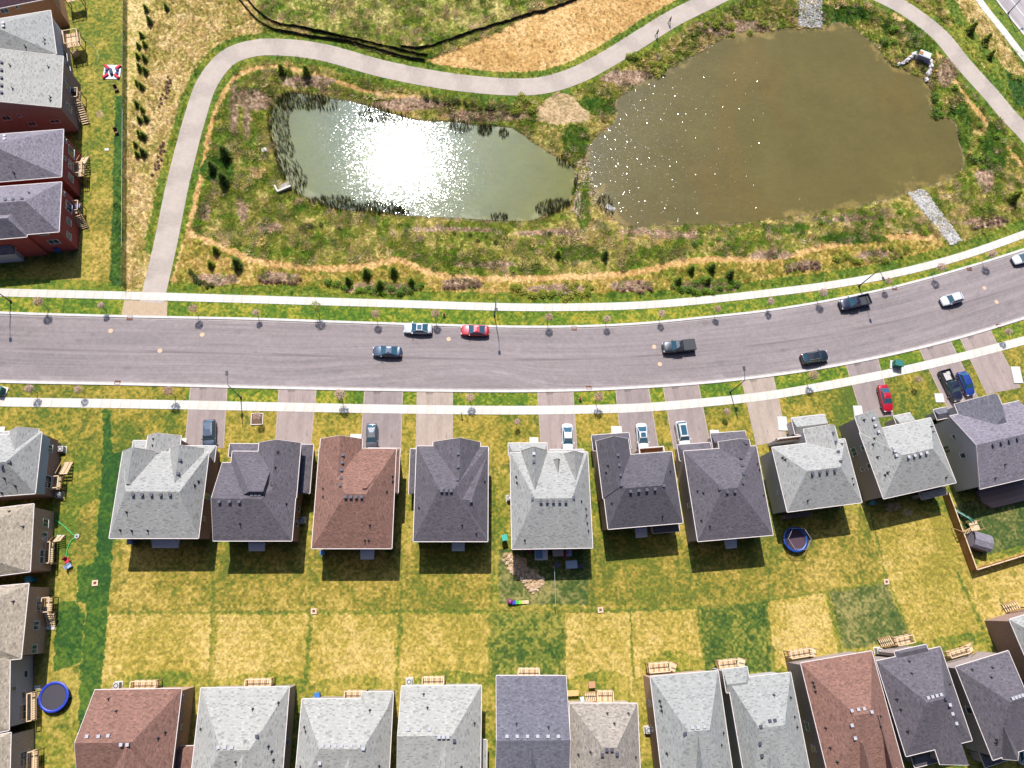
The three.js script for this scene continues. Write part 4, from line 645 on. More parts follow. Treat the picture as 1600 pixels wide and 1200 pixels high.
house('grey shingled house with red brick walls, the last one before the street pavement', { group: TC, E: 6.7, roof: 'mauve', wall: 'red', walls: { 2: 'white' }, dir: [44, 366, 92, 362], b: [
  [-110, 300, 92, 362, 5.6, -60, 321, 39, 314, 8.4], [-60, 322, 42, 370, 5.6, -20, 334, 10, 350, 7.8], [-60, 384, 23, 397, 3.2, -56, 388, 20, 384, 4.2]],
  vents: [[9, 313], [21, 312], [35, 311]], pipes: [[46, 302]], decks: [[112, 334, 127, 317, 1.8, [121, 336, 133, 357]]], win: [[107, 323, 'r', 1.7, 1.9], [107, 346, 'r', 1.1, 1.3], [107, 368, 'r', 1.1, 1.3], [26, 371, 'b', 1.6, 1.1], [84, 377, 'b', 1.7, 1.2], [95, 298, 'r', 0.7, 1.2], [45, 391, 'b', 1.4, 1.0], [68, 365, 'b', 1.4, 0.5]] });
console.log('houses');
// ---------------------------------------------------------------- vehicles
const paint = (r, g, b) => new THREE.MeshPhysicalMaterial({ color: C(r, g, b), roughness: 0.35, metalness: 0.1, clearcoat: 1, clearcoatRoughness: 0.06 });
const tyreMat = std(C(44, 42, 44), 0.9), rimAlloy = std(C(190, 190, 194), 0.35, { metalness: 0.6 }), lampClear = std(C(236, 236, 236), 0.2), lampRed = std(C(170, 24, 20), 0.3), carGlass = new THREE.MeshPhysicalMaterial({ color: C(66, 104, 122), roughness: 0.05, ior: 1.5 }), plasticDark = std(C(50, 50, 54), 0.7);
const wheelGeo = new THREE.CylinderGeometry(0.33, 0.33, 0.22, 20).rotateX(Math.PI / 2), rimGeo = new THREE.CylinderGeometry(0.21, 0.21, 0.235, 14).rotateX(Math.PI / 2);
function bodyGeo(st) {                              // st: rows of [x, half width, shoulder height, top height]; cross-sections joined along the length
  const prof = ([x, w, sh, top]) => [[0, 0.2], [w * 0.9, 0.2], [w * 0.98, 0.32], [w, (0.35 + sh) / 2], [w * 0.975, sh], [w * 0.86, top - 0.01], [w * 0.45, top + 0.025], [0, top + 0.035]].map(([z, y]) => [x, y, z]);
  const half = st.map(prof), n = half[0].length, pos = [], idx = [], full = half.map(h => [...h, ...h.slice(1, -1).reverse().map(([x, y, z]) => [x, y, -z])]), m = full[0].length;
  for (const r of full) for (const p of r) pos.push(...p);
  for (let i = 0; i + 1 < full.length; i++) for (let k = 0; k < m; k++) { const a = i * m + k, b = i * m + (k + 1) % m, c = a + m, d = b + m; idx.push(a, b, c, b, d, c); }
  for (const [base, flip] of [[0, 1], [(full.length - 1) * m, 0]]) for (let k = 1; k + 1 < m; k++) flip ? idx.push(base, base + k + 1, base + k) : idx.push(base, base + k, base + k + 1);
  const g = new THREE.BufferGeometry(); g.setAttribute('position', new THREE.Float32BufferAttribute(pos, 3)); g.setIndex(idx); g.computeVertexNormals();
  g.setAttribute('uv', new THREE.Float32BufferAttribute(new Float32Array(pos.length / 3 * 2), 2)); return g;
}
const quad = (a, b, c, d) => { const g = new THREE.BufferGeometry(), p = [a, b, c, a, c, d].flatMap(v => [v.x, v.y, v.z]); g.setAttribute('position', new THREE.Float32BufferAttribute(p, 3)); g.setAttribute('uv', new THREE.Float32BufferAttribute([0, 0, 1, 0, 1, 1, 0, 0, 1, 1, 0, 1], 2)); g.computeVertexNormals(); return g; };
const inset = (a, b, c, d, k, n) => { const m = a.clone().add(b).add(c).add(d).multiplyScalar(0.25); return quad(...[a, b, c, d].map(p => p.clone().lerp(m, k).addScaledVector(n, 0.012))); };
const KINDS = {                                     // x forward; cabin: [windscreen foot, roof front, roof rear, rear window foot], widths at foot and roof, roof height
  sedan: { L: 4.7, W: 1.84, st: [[2.35, 0.5, 0.55, 0.6], [2.22, 0.74, 0.62, 0.7], [1.85, 0.88, 0.74, 0.82], [1.2, 0.92, 0.86, 0.93], [0.2, 0.92, 0.92, 0.98], [-1.2, 0.92, 0.95, 1.0], [-1.95, 0.88, 0.93, 1.0], [-2.25, 0.76, 0.82, 0.93], [-2.35, 0.56, 0.7, 0.82]], cab: [1.1, 0.2, -0.75, -1.75, 0.82, 0.6, 1.45], wheels: [1.42, -1.4] },
  hatch: { L: 4.3, W: 1.8, st: [[2.15, 0.5, 0.55, 0.62], [2.02, 0.74, 0.64, 0.74], [1.65, 0.87, 0.78, 0.86], [1.1, 0.9, 0.9, 0.97], [0, 0.9, 0.95, 1.0], [-1.4, 0.9, 0.97, 1.02], [-1.9, 0.84, 0.95, 1.0], [-2.1, 0.72, 0.8, 0.92], [-2.15, 0.6, 0.7, 0.8]], cab: [1.05, 0.3, -1.3, -1.9, 0.8, 0.6, 1.52], wheels: [1.3, -1.3] },
  suv: { L: 4.75, W: 1.92, st: [[2.37, 0.6, 0.65, 0.75], [2.25, 0.82, 0.8, 0.92], [1.8, 0.93, 0.95, 1.04], [1.1, 0.96, 1.02, 1.1], [0, 0.96, 1.06, 1.12], [-1.6, 0.96, 1.08, 1.14], [-2.15, 0.92, 1.05, 1.12], [-2.32, 0.84, 0.92, 1.05], [-2.37, 0.74, 0.8, 0.9]], cab: [1.0, 0.4, -1.75, -2.18, 0.86, 0.68, 1.72], wheels: [1.45, -1.4] },
  pickup: { L: 5.7, W: 2.0, st: [[2.85, 0.65, 0.7, 0.8], [2.72, 0.88, 0.88, 1.0], [2.2, 0.97, 1.0, 1.1], [1.5, 1.0, 1.06, 1.14], [0.4, 1.0, 1.08, 1.15], [-0.55, 1.0, 1.08, 1.15], [-0.62, 1.0, 0.72, 0.74], [-2.7, 1.0, 0.72, 0.74], [-2.82, 0.96, 0.7, 0.72]], cab: [1.35, 0.75, -0.35, -0.6, 0.9, 0.72, 1.82], wheels: [1.8, -1.75] },
};
function makeCar(kind, mat, roofGlass) {
  const k = KINDS[kind], t = new THREE.Group(), body = part('body', bodyGeo(k.st), mat, t), [x1, x2, x3, x4, wf, wr, hr] = k.cab;
  const topAt = x => { const s = k.st; for (let i = 0; i + 1 < s.length; i++) if (x <= s[i][0] && x >= s[i + 1][0]) return s[i][3] + (s[i + 1][3] - s[i][3]) * (s[i][0] - x) / (s[i][0] - s[i + 1][0]); return s[0][3]; };
  const f1 = V(x1, topAt(x1) - 0.02, 0), f4 = V(x4, topAt(Math.max(x4, kind === 'pickup' ? -0.5 : x4)) - 0.02, 0), A = [V(x1, f1.y, wf), V(x1, f1.y, -wf)], B = [V(x2, hr - 0.03, wr), V(x2, hr - 0.03, -wr)], Cc = [V(x3, hr - 0.03, wr), V(x3, hr - 0.03, -wr)], D = [V(x4, f4.y, wf * 0.97), V(x4, f4.y, -wf * 0.97)], xm = (x2 + x3) / 2, T = [V(xm, hr + 0.03, wr * 0.5), V(xm, hr + 0.03, -wr * 0.5)];
  part('cabin', merge([quad(A[0], A[1], B[1], B[0]), quad(D[1], D[0], Cc[0], Cc[1]), quad(A[0], B[0], Cc[0], D[0]), quad(B[1], A[1], D[1], Cc[1]), quad(B[0], B[1], T[1], T[0]), quad(T[0], T[1], Cc[1], Cc[0]), quad(B[0], T[0], Cc[0], Cc[0]), quad(B[1], T[1], Cc[1], Cc[1])]), mat, t);
  const nf = V(hr - f1.y, x1 - x2, 0).normalize(), nb = V(-(hr - f4.y), x3 - x4, 0).normalize();
  part('windscreen', inset(A[0], A[1], B[1], B[0], 0.05, nf), carGlass, t); part('rear_window', inset(D[1], D[0], Cc[0], Cc[1], 0.08, nb), carGlass, t);
  part('side_window', inset(A[0], B[0], Cc[0], D[0], 0.13, V(0, 0.3, 0.95)), carGlass, t); part('side_window', inset(B[1], A[1], D[1], Cc[1], 0.13, V(0, 0.3, -0.95)), carGlass, t);
  if (roofGlass) part('glass_roof', bx(xm, hr + 0.026, 0, (x2 - x3) * 0.75, 0.03, wr * 1.35), carGlass, t);
  for (const x of k.wheels) for (const s of [-1, 1]) { const w = part('wheel', wheelGeo, tyreMat, t); w.position.set(x, 0.33, s * (k.W / 2 - 0.1)); part('rim', rimGeo, rimAlloy, w); }
  const fx = k.st[1][0] - 0.02, fz = k.st[1][1] * 0.78, ry = k.st[k.st.length - 2], rx = ry[0] - 0.03;
  for (const s of [-1, 1]) { part('headlight', bx(fx, k.st[1][2], s * fz, 0.3, 0.14, 0.3), lampClear, t); part('tail_light', bx(rx, ry[2] - 0.05, s * ry[1] * 0.84, 0.14, 0.16, 0.26), lampRed, t); part('mirror', bx(x1 - 0.2, f1.y + 0.08, s * (k.W / 2 + 0.06), 0.14, 0.14, 0.2), mat, t); }
  part('bumper', merge([bx(k.L / 2 - 0.06, 0.36, 0, 0.16, 0.2, k.W * 0.66), bx(-k.L / 2 + 0.06, 0.38, 0, 0.16, 0.2, k.W * 0.72)]), plasticDark, t);
  if (kind === 'suv') for (const s of [-1, 1]) part('roof_rail', bx(xm, hr + 0.04, s * (wr - 0.06), (x2 - x3) * 0.85, 0.05, 0.05), rimAlloy, t);
  if (kind === 'pickup') {
    part('bed_floor', bx(-1.72, 0.79, 0, 2.0, 0.06, 1.7), plasticDark, t);
    for (const s of [-1, 1]) part('bed_side', bx(-1.72, 0.92, s * 0.93, 2.14, 0.46, 0.13), mat, t);
    part('tailgate', bx(-2.76, 0.9, 0, 0.1, 0.5, 1.75), mat, t);
  }
  return t;
}
function car(kind, color, px, py, fx, fy, label, group, extra = {}) {   // seen roof centre, then a pixel ahead of it
  const a = P(px, py, 0.8), b = P(fx, fy, 0.8); a.y = extra.y ?? 0.03;
  const t = makeCar(kind, color, extra.glass); t.name = numbered(kind === 'pickup' ? 'pickup_truck' : 'car'); t.position.copy(a); t.rotation.y = Math.atan2(-(b.z - P(px, py, 0.8).z), b.x - a.x); scene.add(t); tag(t, label, kind === 'pickup' ? 'pickup truck' : 'car', group);
  return t;
}
const white = paint(250, 250, 250), silver = paint(218, 220, 224), red = paint(206, 22, 46), navy = paint(52, 72, 98), black = paint(40, 44, 50), blackBlue = paint(38, 40, 62), blue = paint(44, 72, 158), graphite = paint(92, 92, 100);
const RD = 'cars on the street', DR = 'cars in the driveways';
car('sedan', silver, 653, 513, 600, 511.5, 'silver sedan with dark glass roof parked at the kerb behind a red car', RD, { glass: true });
car('sedan', red, 742, 516, 700, 515, 'red sedan parked at the kerb under the street lamp', RD);
car('sedan', navy, 605, 549, 560, 547.5, 'dark blue sedan driving along the middle of the street', RD);
const cov = car('pickup', black, 1061, 541, 1010, 546, 'black pickup truck with a covered bed in the middle of the road', RD); part('bed_cover', bx(-1.72, 1.17, 0, 2.16, 0.05, 1.82), plasticDark, cov);
car('suv', black, 1273, 558, 1330, 548, 'black sport utility car parked along the southern kerb', RD);
car('pickup', blackBlue, 1336, 472, 1290, 482, 'dark navy pickup truck with an empty bed parked by a lamp post', RD);
car('hatch', white, 1488, 467, 1440, 481, 'white hatchback driving on the curve of the road', RD);
car('sedan', white, 1601, 402, 1560, 415, 'white car parked at the kerb past the stone spillway', RD);
car('suv', navy, 327, 679, 326, 740, 'dark blue car in the driveway of the house with three gables', DR);
car('hatch', graphite, 581, 682, 580, 740, 'graphite hatchback in the driveway of the brown roofed house', DR);
car('sedan', white, 887, 684, 889, 740, 'white sedan with a plain white roof in a driveway', DR);
car('sedan', white, 1004, 683, 1010, 740, 'white sedan with a black glass roof in a driveway', DR, { glass: true });
car('suv', white, 1067, 680, 1078, 740, 'white sport utility car with a glass roof in a driveway', DR, { glass: true });
car('sedan', red, 1384, 622, 1398, 680, 'bright red car in a driveway beside the green lawn', DR);
const bedCar = car('pickup', blackBlue, 1486, 602, 1504, 640, 'dark pickup truck with a loaded bed beside a blue car', DR); part('load', merge([bx(-1.6, 0.95, 0.1, 1.3, 0.22, 1.1), bx(-2.1, 0.95, -0.3, 0.6, 0.3, 0.6)]), std(C(214, 204, 198), 0.9), bedCar);
car('hatch', blue, 1510, 599, 1528, 640, 'blue hatchback beside the loaded pickup truck', DR);
car('hatch', silver, 1598, 1170, 1590, 1130, 'pale silver car beside the charcoal house at the end of the curving row', DR);

// ---------------------------------------------------------------- street lamps
const poleMat = std(C(78, 76, 84), 0.6), lampHead = std(C(50, 50, 58), 0.6);
const lampProto = new THREE.Group(); lampProto.name = 'street_lamp';
{
  const h = 6.6;
  part('base', cyl(0.2, 0.16, 0.5, 10), poleMat, lampProto); part('pole', cyl(0.095, 0.06, h, 10), poleMat, lampProto);
  part('arm', bar(V(0, h - 0.05, 0), V(0, h + 0.25, 1.7), 0.075), poleMat, lampProto);
  const hd = part('lamp_head', new RoundedBoxGeometry(0.42, 0.14, 0.72, 2, 0.05).translate(0, h + 0.24, 1.9), lampHead, lampProto); part('lens', bx(0, h + 0.155, 1.9, 0.3, 0.04, 0.5), lampClear, hd);
}
[[17, 471, 20, 520, 'street lamp at the corner house with red brick walls'], [772.5, 493, 774, 540, 'street lamp beside the parked red sedan'], [1342, 447, 1352, 480, 'street lamp beside the parked navy pickup truck'], [376.5, 621, 374, 580, 'street lamp between two southern driveways of charcoal and grey houses'], [1141, 612.5, 1137, 580, 'street lamp on the verge beside a bare driveway'], [1574, 22, 1590, 12, 'street lamp along the avenue at the corner']].forEach(([x, y, ax, ay, label]) => {
  const p = P(x, y), q = P(ax, ay); copy(lampProto, p, Math.atan2(q.x - p.x, q.z - p.z), 1, label, 'street lamps'); });
scene.children.filter(o => o.name.startsWith('street_lamp')).forEach(o => { o.userData.category = 'street lamp'; });

// ---------------------------------------------------------------- street furniture
const greenMetal = std(C(26, 122, 112), 0.6);
[[1399, 571, 'green metal transformer box on a concrete pad beside a driveway'], [2, 611, 'green metal transformer box standing near the corner lawn']].forEach(([x, y, label]) => {
  const p = P(x, y); const t = thing('transformer_box', label, 'utility box', p, -0.2, 'utility boxes'); part('pad', bx(0, 0.07, 0, 2.0, 0.18, 1.5), concMats[0], t); const c = part('cabinet', new RoundedBoxGeometry(1.4, 1.1, 1.0, 2, 0.05).translate(0, 0.7, 0), greenMetal, t); part('lid', new RoundedBoxGeometry(1.5, 0.1, 1.1, 2, 0.03).translate(0, 1.29, 0), greenMetal, c); part('door_panel', bx(0, 0.65, 0.52, 1.2, 0.8, 0.04), greenMetal, c); });
{
  const hydMat = std(C(206, 60, 36), 0.5), capMat = std(C(236, 210, 190), 0.5);
  [[694, 493, 'red fire hydrant on the verge between the silver and red cars'], [906, 624, 'dark red fire hydrant on the southern verge between driveways']].forEach(([x, y, label]) => {
    const t = thing('fire_hydrant', label, 'hydrant', P(x, y), 0.3, 'fire hydrants'); part('barrel', new THREE.LatheGeometry([[0.2, 0], [0.2, 0.06], [0.13, 0.08], [0.13, 0.6], [0.18, 0.62], [0.18, 0.67], [0.13, 0.7], [0.1, 0.8], [0.03, 0.86], [0, 0.87]].map(p => new THREE.Vector2(...p)), 16), hydMat, t);
    for (const s of [-1, 1]) part('nozzle', new THREE.CylinderGeometry(0.07, 0.07, 0.2, 10).rotateZ(Math.PI / 2).translate(s * 0.18, 0.48, 0), capMat, t); part('pumper_nozzle', new THREE.CylinderGeometry(0.09, 0.09, 0.16, 10).rotateX(Math.PI / 2).translate(0, 0.42, 0.18), capMat, t); });
  const signMat = std(C(240, 240, 240), 0.5);
  [[721, 648, 'white marker post on the lawn beside a driveway'], [498, 708, 'short white downspout post beside the brown roofed house']].forEach(([x, y, label]) => { const t = thing('marker_post', label, 'post', P(x, y), 0, 'white posts'); part('shaft', cyl(0.06, 0.05, 1.3, 8), signMat, t); part('panel', bx(0, 1.25, 0.03, 0.3, 0.4, 0.03), signMat, t); });
}
// concrete catch basins in the back yards
[[149, 911, 'square concrete yard drain in the lush green strip'], [490.5, 955, 'square concrete yard drain at the crossing of four dry lawns'], [938, 953, 'square concrete yard drain below the open back lawn'], [1384.5, 909, 'square concrete yard drain at the corner of the dark green lawn']].forEach(([x, y, label]) => {
  const t = thing('yard_drain', label, 'drain', P(x, y), 0.1, 'yard drains'); part('collar', merge([bx(0, 0.07, -0.3, 0.84, 0.16, 0.22), bx(0, 0.07, 0.3, 0.84, 0.16, 0.22), bx(-0.31, 0.07, 0, 0.22, 0.16, 0.38), bx(0.31, 0.07, 0, 0.22, 0.16, 0.38)]), std(C(242, 206, 176), 0.9), t);
  for (let k = 0; k < 4; k++) part('bar', bx(-0.15 + k * 0.1, 0.09, 0, 0.055, 0.05, 0.4), grateMat, t); });

// ---------------------------------------------------------------- fences
{
  // black chain link fence along the park
  const a = P(199, -30), b = P(197, 452), n = 19, t = thing('chain_link_fence', 'tall black chain link fence between the back yards and the park strip', 'fence', a), len = a.distanceTo(b), L = len / n; t.rotation.y = Math.atan2(-(b.z - a.z), b.x - a.x);
  const S = 64, mesh = dataTex(S, S, (i, j) => { const u = (i + j) % 16, v = (i - j + 64) % 16, on = u < 7 || v < 7; return on ? [255, 255, 255] : [0, 0, 0]; }, false); const mm = std(C(58, 60, 52), 0.7, { alphaMap: rep(mesh, 1 / 0.25, 1 / 0.25), alphaTest: 0.5, side: THREE.DoubleSide });
  const pg = new THREE.PlaneGeometry(L - 0.06, 1.7); { const uv = pg.attributes.uv; for (let k = 0; k < 4; k++) uv.setXY(k, uv.getX(k) * (L - 0.06), uv.getY(k) * 1.7); }
  for (let k = 0; k <= n; k++) { const q = part('post', cyl(0.04, 0.04, 1.9, 8), std(C(60, 60, 58), 0.6), t); q.position.set(k * L, -0.05, 0); }
  for (let k = 0; k < n; k++) { const q = part('mesh_panel', pg, mm, t); q.position.set((k + 0.5) * L, 0.92, 0); const r = part('top_rail', new THREE.CylinderGeometry(0.03, 0.03, L - 0.04, 6).rotateZ(Math.PI / 2), k > 8 && k < 17 ? std(C(200, 200, 190), 0.5) : std(C(70, 72, 64), 0.6), t); r.position.set((k + 0.5) * L, 1.8, 0); }
}
function boardFence(label, pts) {                   // wooden privacy fence: posts, panels, cap rail
  const w = W(pts), t = thing('wooden_fence', label, 'fence', w[0]);
  for (let i = 0; i + 1 < w.length; i++) { const a = w[i].clone().sub(w[0]), b = w[i + 1].clone().sub(w[0]), n = Math.max(1, Math.round(a.distanceTo(b) / 2.4));
    for (let k = 0; k < n; k++) { const p = a.clone().lerp(b, k / n), q = a.clone().lerp(b, (k + 1) / n), m = p.clone().lerp(q, 0.5), ang = Math.atan2(-(q.z - p.z), q.x - p.x), l = p.distanceTo(q);
      const boards = []; const nb = Math.round(l / 0.16); for (let s = 0; s < nb; s++) boards.push(bx(-l / 2 + l * (s + 0.5) / nb, 0.86, (s % 2) * 0.014, l / nb - 0.008, 1.7, 0.025));
      const g = part('panel', merge(boards), k % 2 ? lumberDark : std(C(190, 128, 70), 0.9), t); g.position.copy(m); g.rotation.y = ang; g.userData.kind = 'stuff';
      const c = part('cap_rail', bx(0, 1.76, 0, l - 0.03, 0.06, 0.16), lumberPale, t); c.position.copy(m); c.rotation.y = ang;
      const po = part('post', bx(0, 0.9, 0, 0.12, 1.9, 0.12), lumberDark, t); po.position.copy(p); po.rotation.y = ang; } }
  return t;
}
boardFence('new wooden privacy fence around the yard with the shed and play set', [[1472, 772], [1515, 891], [1640, 853]]);
function siltFence(label, px) {                     // black geotextile on stakes
  const w = curve(px).filter((_, i) => i % 2 === 0), o = w[0].clone(), t = thing('silt_fence', label, 'fence', o, 0, 'silt fences'), fab = std(C(56, 48, 44), 0.95), stake = std(C(150, 120, 90), 0.9);
  for (let i = 0; i + 1 < w.length; i++) { const a = w[i].clone().sub(o), b = w[i + 1].clone().sub(o), sag = rr(-0.12, 0.12), lean = rr(-0.25, 0.25); const top = V((a.x + b.x) / 2 + lean, 0, (a.z + b.z) / 2 + lean);
    const H_ = rr(0.6, 0.75), pos = [a, V(top.x, 0, top.z), b], g = []; for (let k = 0; k < 2; k++) { const p = pos[k], q = pos[k + 1]; g.push(quad(V(p.x, 0, p.z), V(q.x, 0, q.z), V(q.x, H_ + (k ? 0 : sag), q.z), V(p.x, H_ + (k ? sag : 0), p.z))); } const m = part('fabric', merge(g), fab, t); m.position.set(0, 0, 0);
    part('stake', bx(a.x, 0.42, a.z, 0.05, 0.95, 0.05), stake, t); }
  return t;
}
siltFence('black silt fence curving along the upper edge of the grassy field', [[370, -30], [395, 10], [428, 36], [480, 46], [540, 60], [600, 73], [650, 86], [668, 88]]);
siltFence('black silt fence running beside the paved path below the field', [[368, -8], [400, 30], [420, 44], [470, 55], [540, 66], [600, 82], [640, 92], [664, 96]]);
siltFence('black silt fence between the field and the straw covered slope', [[626, 74], [660, 76], [700, 64], [760, 44], [820, 26], [880, 8], [930, -18]]);
console.log('vehicles, fences');
// ---------------------------------------------------------------- trees, shrubs, grasses
const leafMat = (...c) => new THREE.MeshPhysicalMaterial({ color: C(...c), roughness: 0.95, side: THREE.DoubleSide, vertexColors: true, transmission: 0.35, thickness: 0, specularIntensity: 0.3 });
function leaves(list, aspect = 0.5) {               // list of [pos, dir, size, tint]: one small pointed face each
  const pos = [], col = [], uv = [];
  for (const [p, d, s, k] of list) { const side = V(-d.z, rr(-0.5, 0.5), d.x); if (side.lengthSq() < 0.01) side.set(1, 0, 0); side.normalize().multiplyScalar(s * aspect); const tip = p.clone().addScaledVector(d, s);
    for (const q of [p.clone().add(side), p.clone().sub(side), tip]) { pos.push(q.x, q.y, q.z); col.push(k, k, k); uv.push(0, 0); } }
  const g = new THREE.BufferGeometry(); g.setAttribute('position', new THREE.Float32BufferAttribute(pos, 3)); g.setAttribute('color', new THREE.Float32BufferAttribute(col, 3)); g.setAttribute('uv', new THREE.Float32BufferAttribute(uv, 2)); g.computeVertexNormals(); return g;
}
const barkMat = std(C(150, 124, 108), 0.95), twigMat = leafMat(244, 200, 172), blossomMat = leafMat(255, 214, 196), budGreen = leafMat(176, 186, 60), spruceMats = [leafMat(136, 156, 50), leafMat(164, 176, 56), leafMat(116, 138, 50)];
const dirOf = (th, y) => V(Math.cos(th) * Math.sqrt(1 - y * y), y, Math.sin(th) * Math.sqrt(1 - y * y));
function streetTree(mat, n, R) {
  const t = new THREE.Group(); t.name = 'street_tree'; const h = 1.7 + rr(-0.2, 0.3), list = [], limbs = [];
  part('trunk', cyl(0.05, 0.03, h + 0.5, 7, 0, -0.05, 0), barkMat, t);
  for (let k = 0; k < 9; k++) { const th = k * 2.4 + rr(0, 0.6), a = V(0, h * rr(0.7, 1.1), 0), b = V(Math.cos(th) * R * rr(0.5, 0.95), h + rr(0.3, 1.1), Math.sin(th) * R * rr(0.5, 0.95)); limbs.push(bar(a, b, 0.03)); for (let j = 0; j < 3; j++) { const c = a.clone().lerp(b, rr(0.4, 0.9)); limbs.push(bar(c, c.clone().add(dirOf(rr(0, 6.3), rr(0.1, 0.9)).multiplyScalar(R * 0.5)), 0.014)); } }
  part('limbs', merge(limbs), barkMat, t);
  for (let k = 0; k < n; k++) { const d = dirOf(rr(0, 6.3), rr(-0.6, 1)), p = d.clone().multiplyScalar(R * Math.cbrt(rr(0.1, 1))); p.y = p.y * 0.9 + h + 0.55; list.push([p, dirOf(rr(0, 6.3), rr(-0.3, 0.9)), rr(0.07, 0.16), rr(0.6, 1.25)]); }
  part('crown', leaves(list, 0.45), mat, t); return t;
}
const treeProtos = [streetTree(blossomMat, 400, 0.72), streetTree(twigMat, 360, 0.68), streetTree(blossomMat, 340, 0.62), streetTree(budGreen, 260, 0.75)];
const putAll = (protos, spots, h, name, cat, label, group, smin = 0.85, smax = 1.15) => spots.forEach(([x, y, v, s, lab]) => { const p = under(x, y, h), pr = protos[v ?? Math.floor(rnd() * protos.length)]; pr.name = name; const c = copy(pr, p, rr(0, 6.28), (s ?? 1) * rr(smin, smax), lab ?? label, group); c.userData.category = cat; });
putAll(treeProtos, [[64, 474, 1], [157, 477, 2], [303, 484, 1], [399, 488, 2], [587, 492, 1], [680, 492, 1], [857, 497, 1], [949, 498, 0], [1034, 491, 0], [1121, 483, 1], [1204, 472, 2], [1284, 459, 0], [1388, 440, 1], [1467, 421, 0], [1546, 400, 0]], 2.1, 'street_tree', 'tree', 'young street tree with a small pinkish crown on the northern verge', 'young trees on the northern verge');
putAll(treeProtos, [[495, 482, 3, 1.25, 'young street tree in yellow green leaf on the northern verge']], 2.1, 'street_tree', 'tree', '', 'young trees on the northern verge');
putAll(treeProtos, [[47, 608, 2], [122, 609, 0], [266, 613, 1, 1.2], [532, 618, 0, 1.1], [735, 622, 0], [934, 622, 1, 1.1], [1268, 588, 1, 1.1], [1575, 519, 0]], 2.1, 'street_tree', 'tree', 'young street tree with a rounded pinkish crown on the southern verge', 'young trees on the southern verge');
putAll(treeProtos, [[403, 651, 0, 0.9, 'small red leaved tree in a square stone bed'], [808, 659, 2, 0.9, 'small tree on the front lawn of the house with a narrow dormer'], [1135, 643, 2, 1, 'small tree on the front lawn beside a lamp post'], [1433, 594, 1, 1, 'small tree on the green lawn beside the loaded pickup'], [528, 611, 3, 0.6, 'small bright green tree beside a driveway on the southern verge']], 1.8, 'garden_tree', 'tree', '', 'small garden trees');
{ // the square bed
  const t = thing('stone_bed', 'square bed edged with pale stone around the small red tree', 'planting bed', P(402, 655), 0.05); for (const [x, z, w, d] of [[0, -0.9, 1.9, 0.14], [0, 0.9, 1.9, 0.14], [-0.9, 0, 0.14, 1.66], [0.9, 0, 0.14, 1.66]]) part('edging', bx(x, 0.08, z, w, 0.2, d), concMats[1], t); part('soil', bx(0, 0.03, 0, 1.7, 0.06, 1.7), std(C(120, 92, 70), 1), t); }
function spruce(mat, h, R, n) {
  const t = new THREE.Group(); t.name = 'spruce'; part('trunk', cyl(0.07, 0.02, h * 0.92, 6, 0, -0.05, 0), barkMat, t); const list = [];
  for (let k = 0; k < n; k++) { const f = Math.sqrt(rnd()), y = h * (1 - f) * 0.94 + 0.1, th = rr(0, 6.3), lump = 0.8 + 0.35 * Math.sin(th * 5 + y * 9), r = R * f * rr(0.35, 1.05) * lump + 0.03; const p = V(Math.cos(th) * r, y - r * 0.15, Math.sin(th) * r); list.push([p, V(Math.cos(th), rr(0, 0.7), Math.sin(th)).normalize(), rr(0.14, 0.3), rr(0.6, 1.7)]); }
  part('crown', leaves(list, 0.32), mat, t); return t;
}
const spruces = [spruce(spruceMats[0], 2.5, 0.85, 1100), spruce(spruceMats[1], 2.3, 0.8, 1000), spruce(spruceMats[2], 2.7, 0.9, 1100)];
putAll(spruces, [[335, 388, 1], [327, 410, 1], [369, 410, 2], [572, 424, 0], [614, 422, 0], [543, 436, 0], [593, 443, 0], [642, 438, 0], [872, 393, 1], [946, 396, 2], [1082, 418, 0], [1114, 415, 0], [1061, 436, 0], [1107, 436, 0], [1142, 427, 2]], 1.2, 'spruce', 'conifer', 'young dark green spruce planted on the slope below the straw ribbon', 'young spruces on the slope', 0.85, 1.1);
putAll(spruces, [[438, 104, 1], [477, 107, 1]], 1.2, 'spruce', 'conifer', 'bright green young spruce between the path and the bright pond', 'spruces by the northern path', 1, 1.15);
putAll(spruces, [[350, 238, 2, 1.2], [330, 259, 2, 1.1], [348, 278, 2, 1.2]], 1.3, 'spruce', 'conifer', 'bushy dark spruce in a cluster of three beside the path', 'three bushy spruces', 1, 1.1);
putAll(spruces, [[1520, 42, 1, 1.15], [1544, 58, 1, 1], [1551, 82, 1, 0.9], [1586, 306, 1, 1.4]], 1.2, 'spruce', 'conifer', 'lone olive green spruce on the grass at the pond corner', 'corner spruces', 1, 1.1);
putAll(spruces, [[258, 8, 2], [226, 10, 1], [232, 30, 2], [219, 52, 0], [214, 68, 0], [224, 66, 1], [213, 84, 1], [224, 88, 0], [216, 102, 1], [225, 108, 0], [212, 126, 1], [219, 132, 0], [212, 160, 0], [220, 168, 1], [216, 184, 0], [226, 182, 2], [209, 222, 1], [216, 206, 1], [222, 210, 0], [222, 236, 2], [212, 238, 1]], 1.0, 'spruce', 'conifer', 'young spruce in the row along the chain link fence', 'spruce row by the fence', 0.55, 0.8);
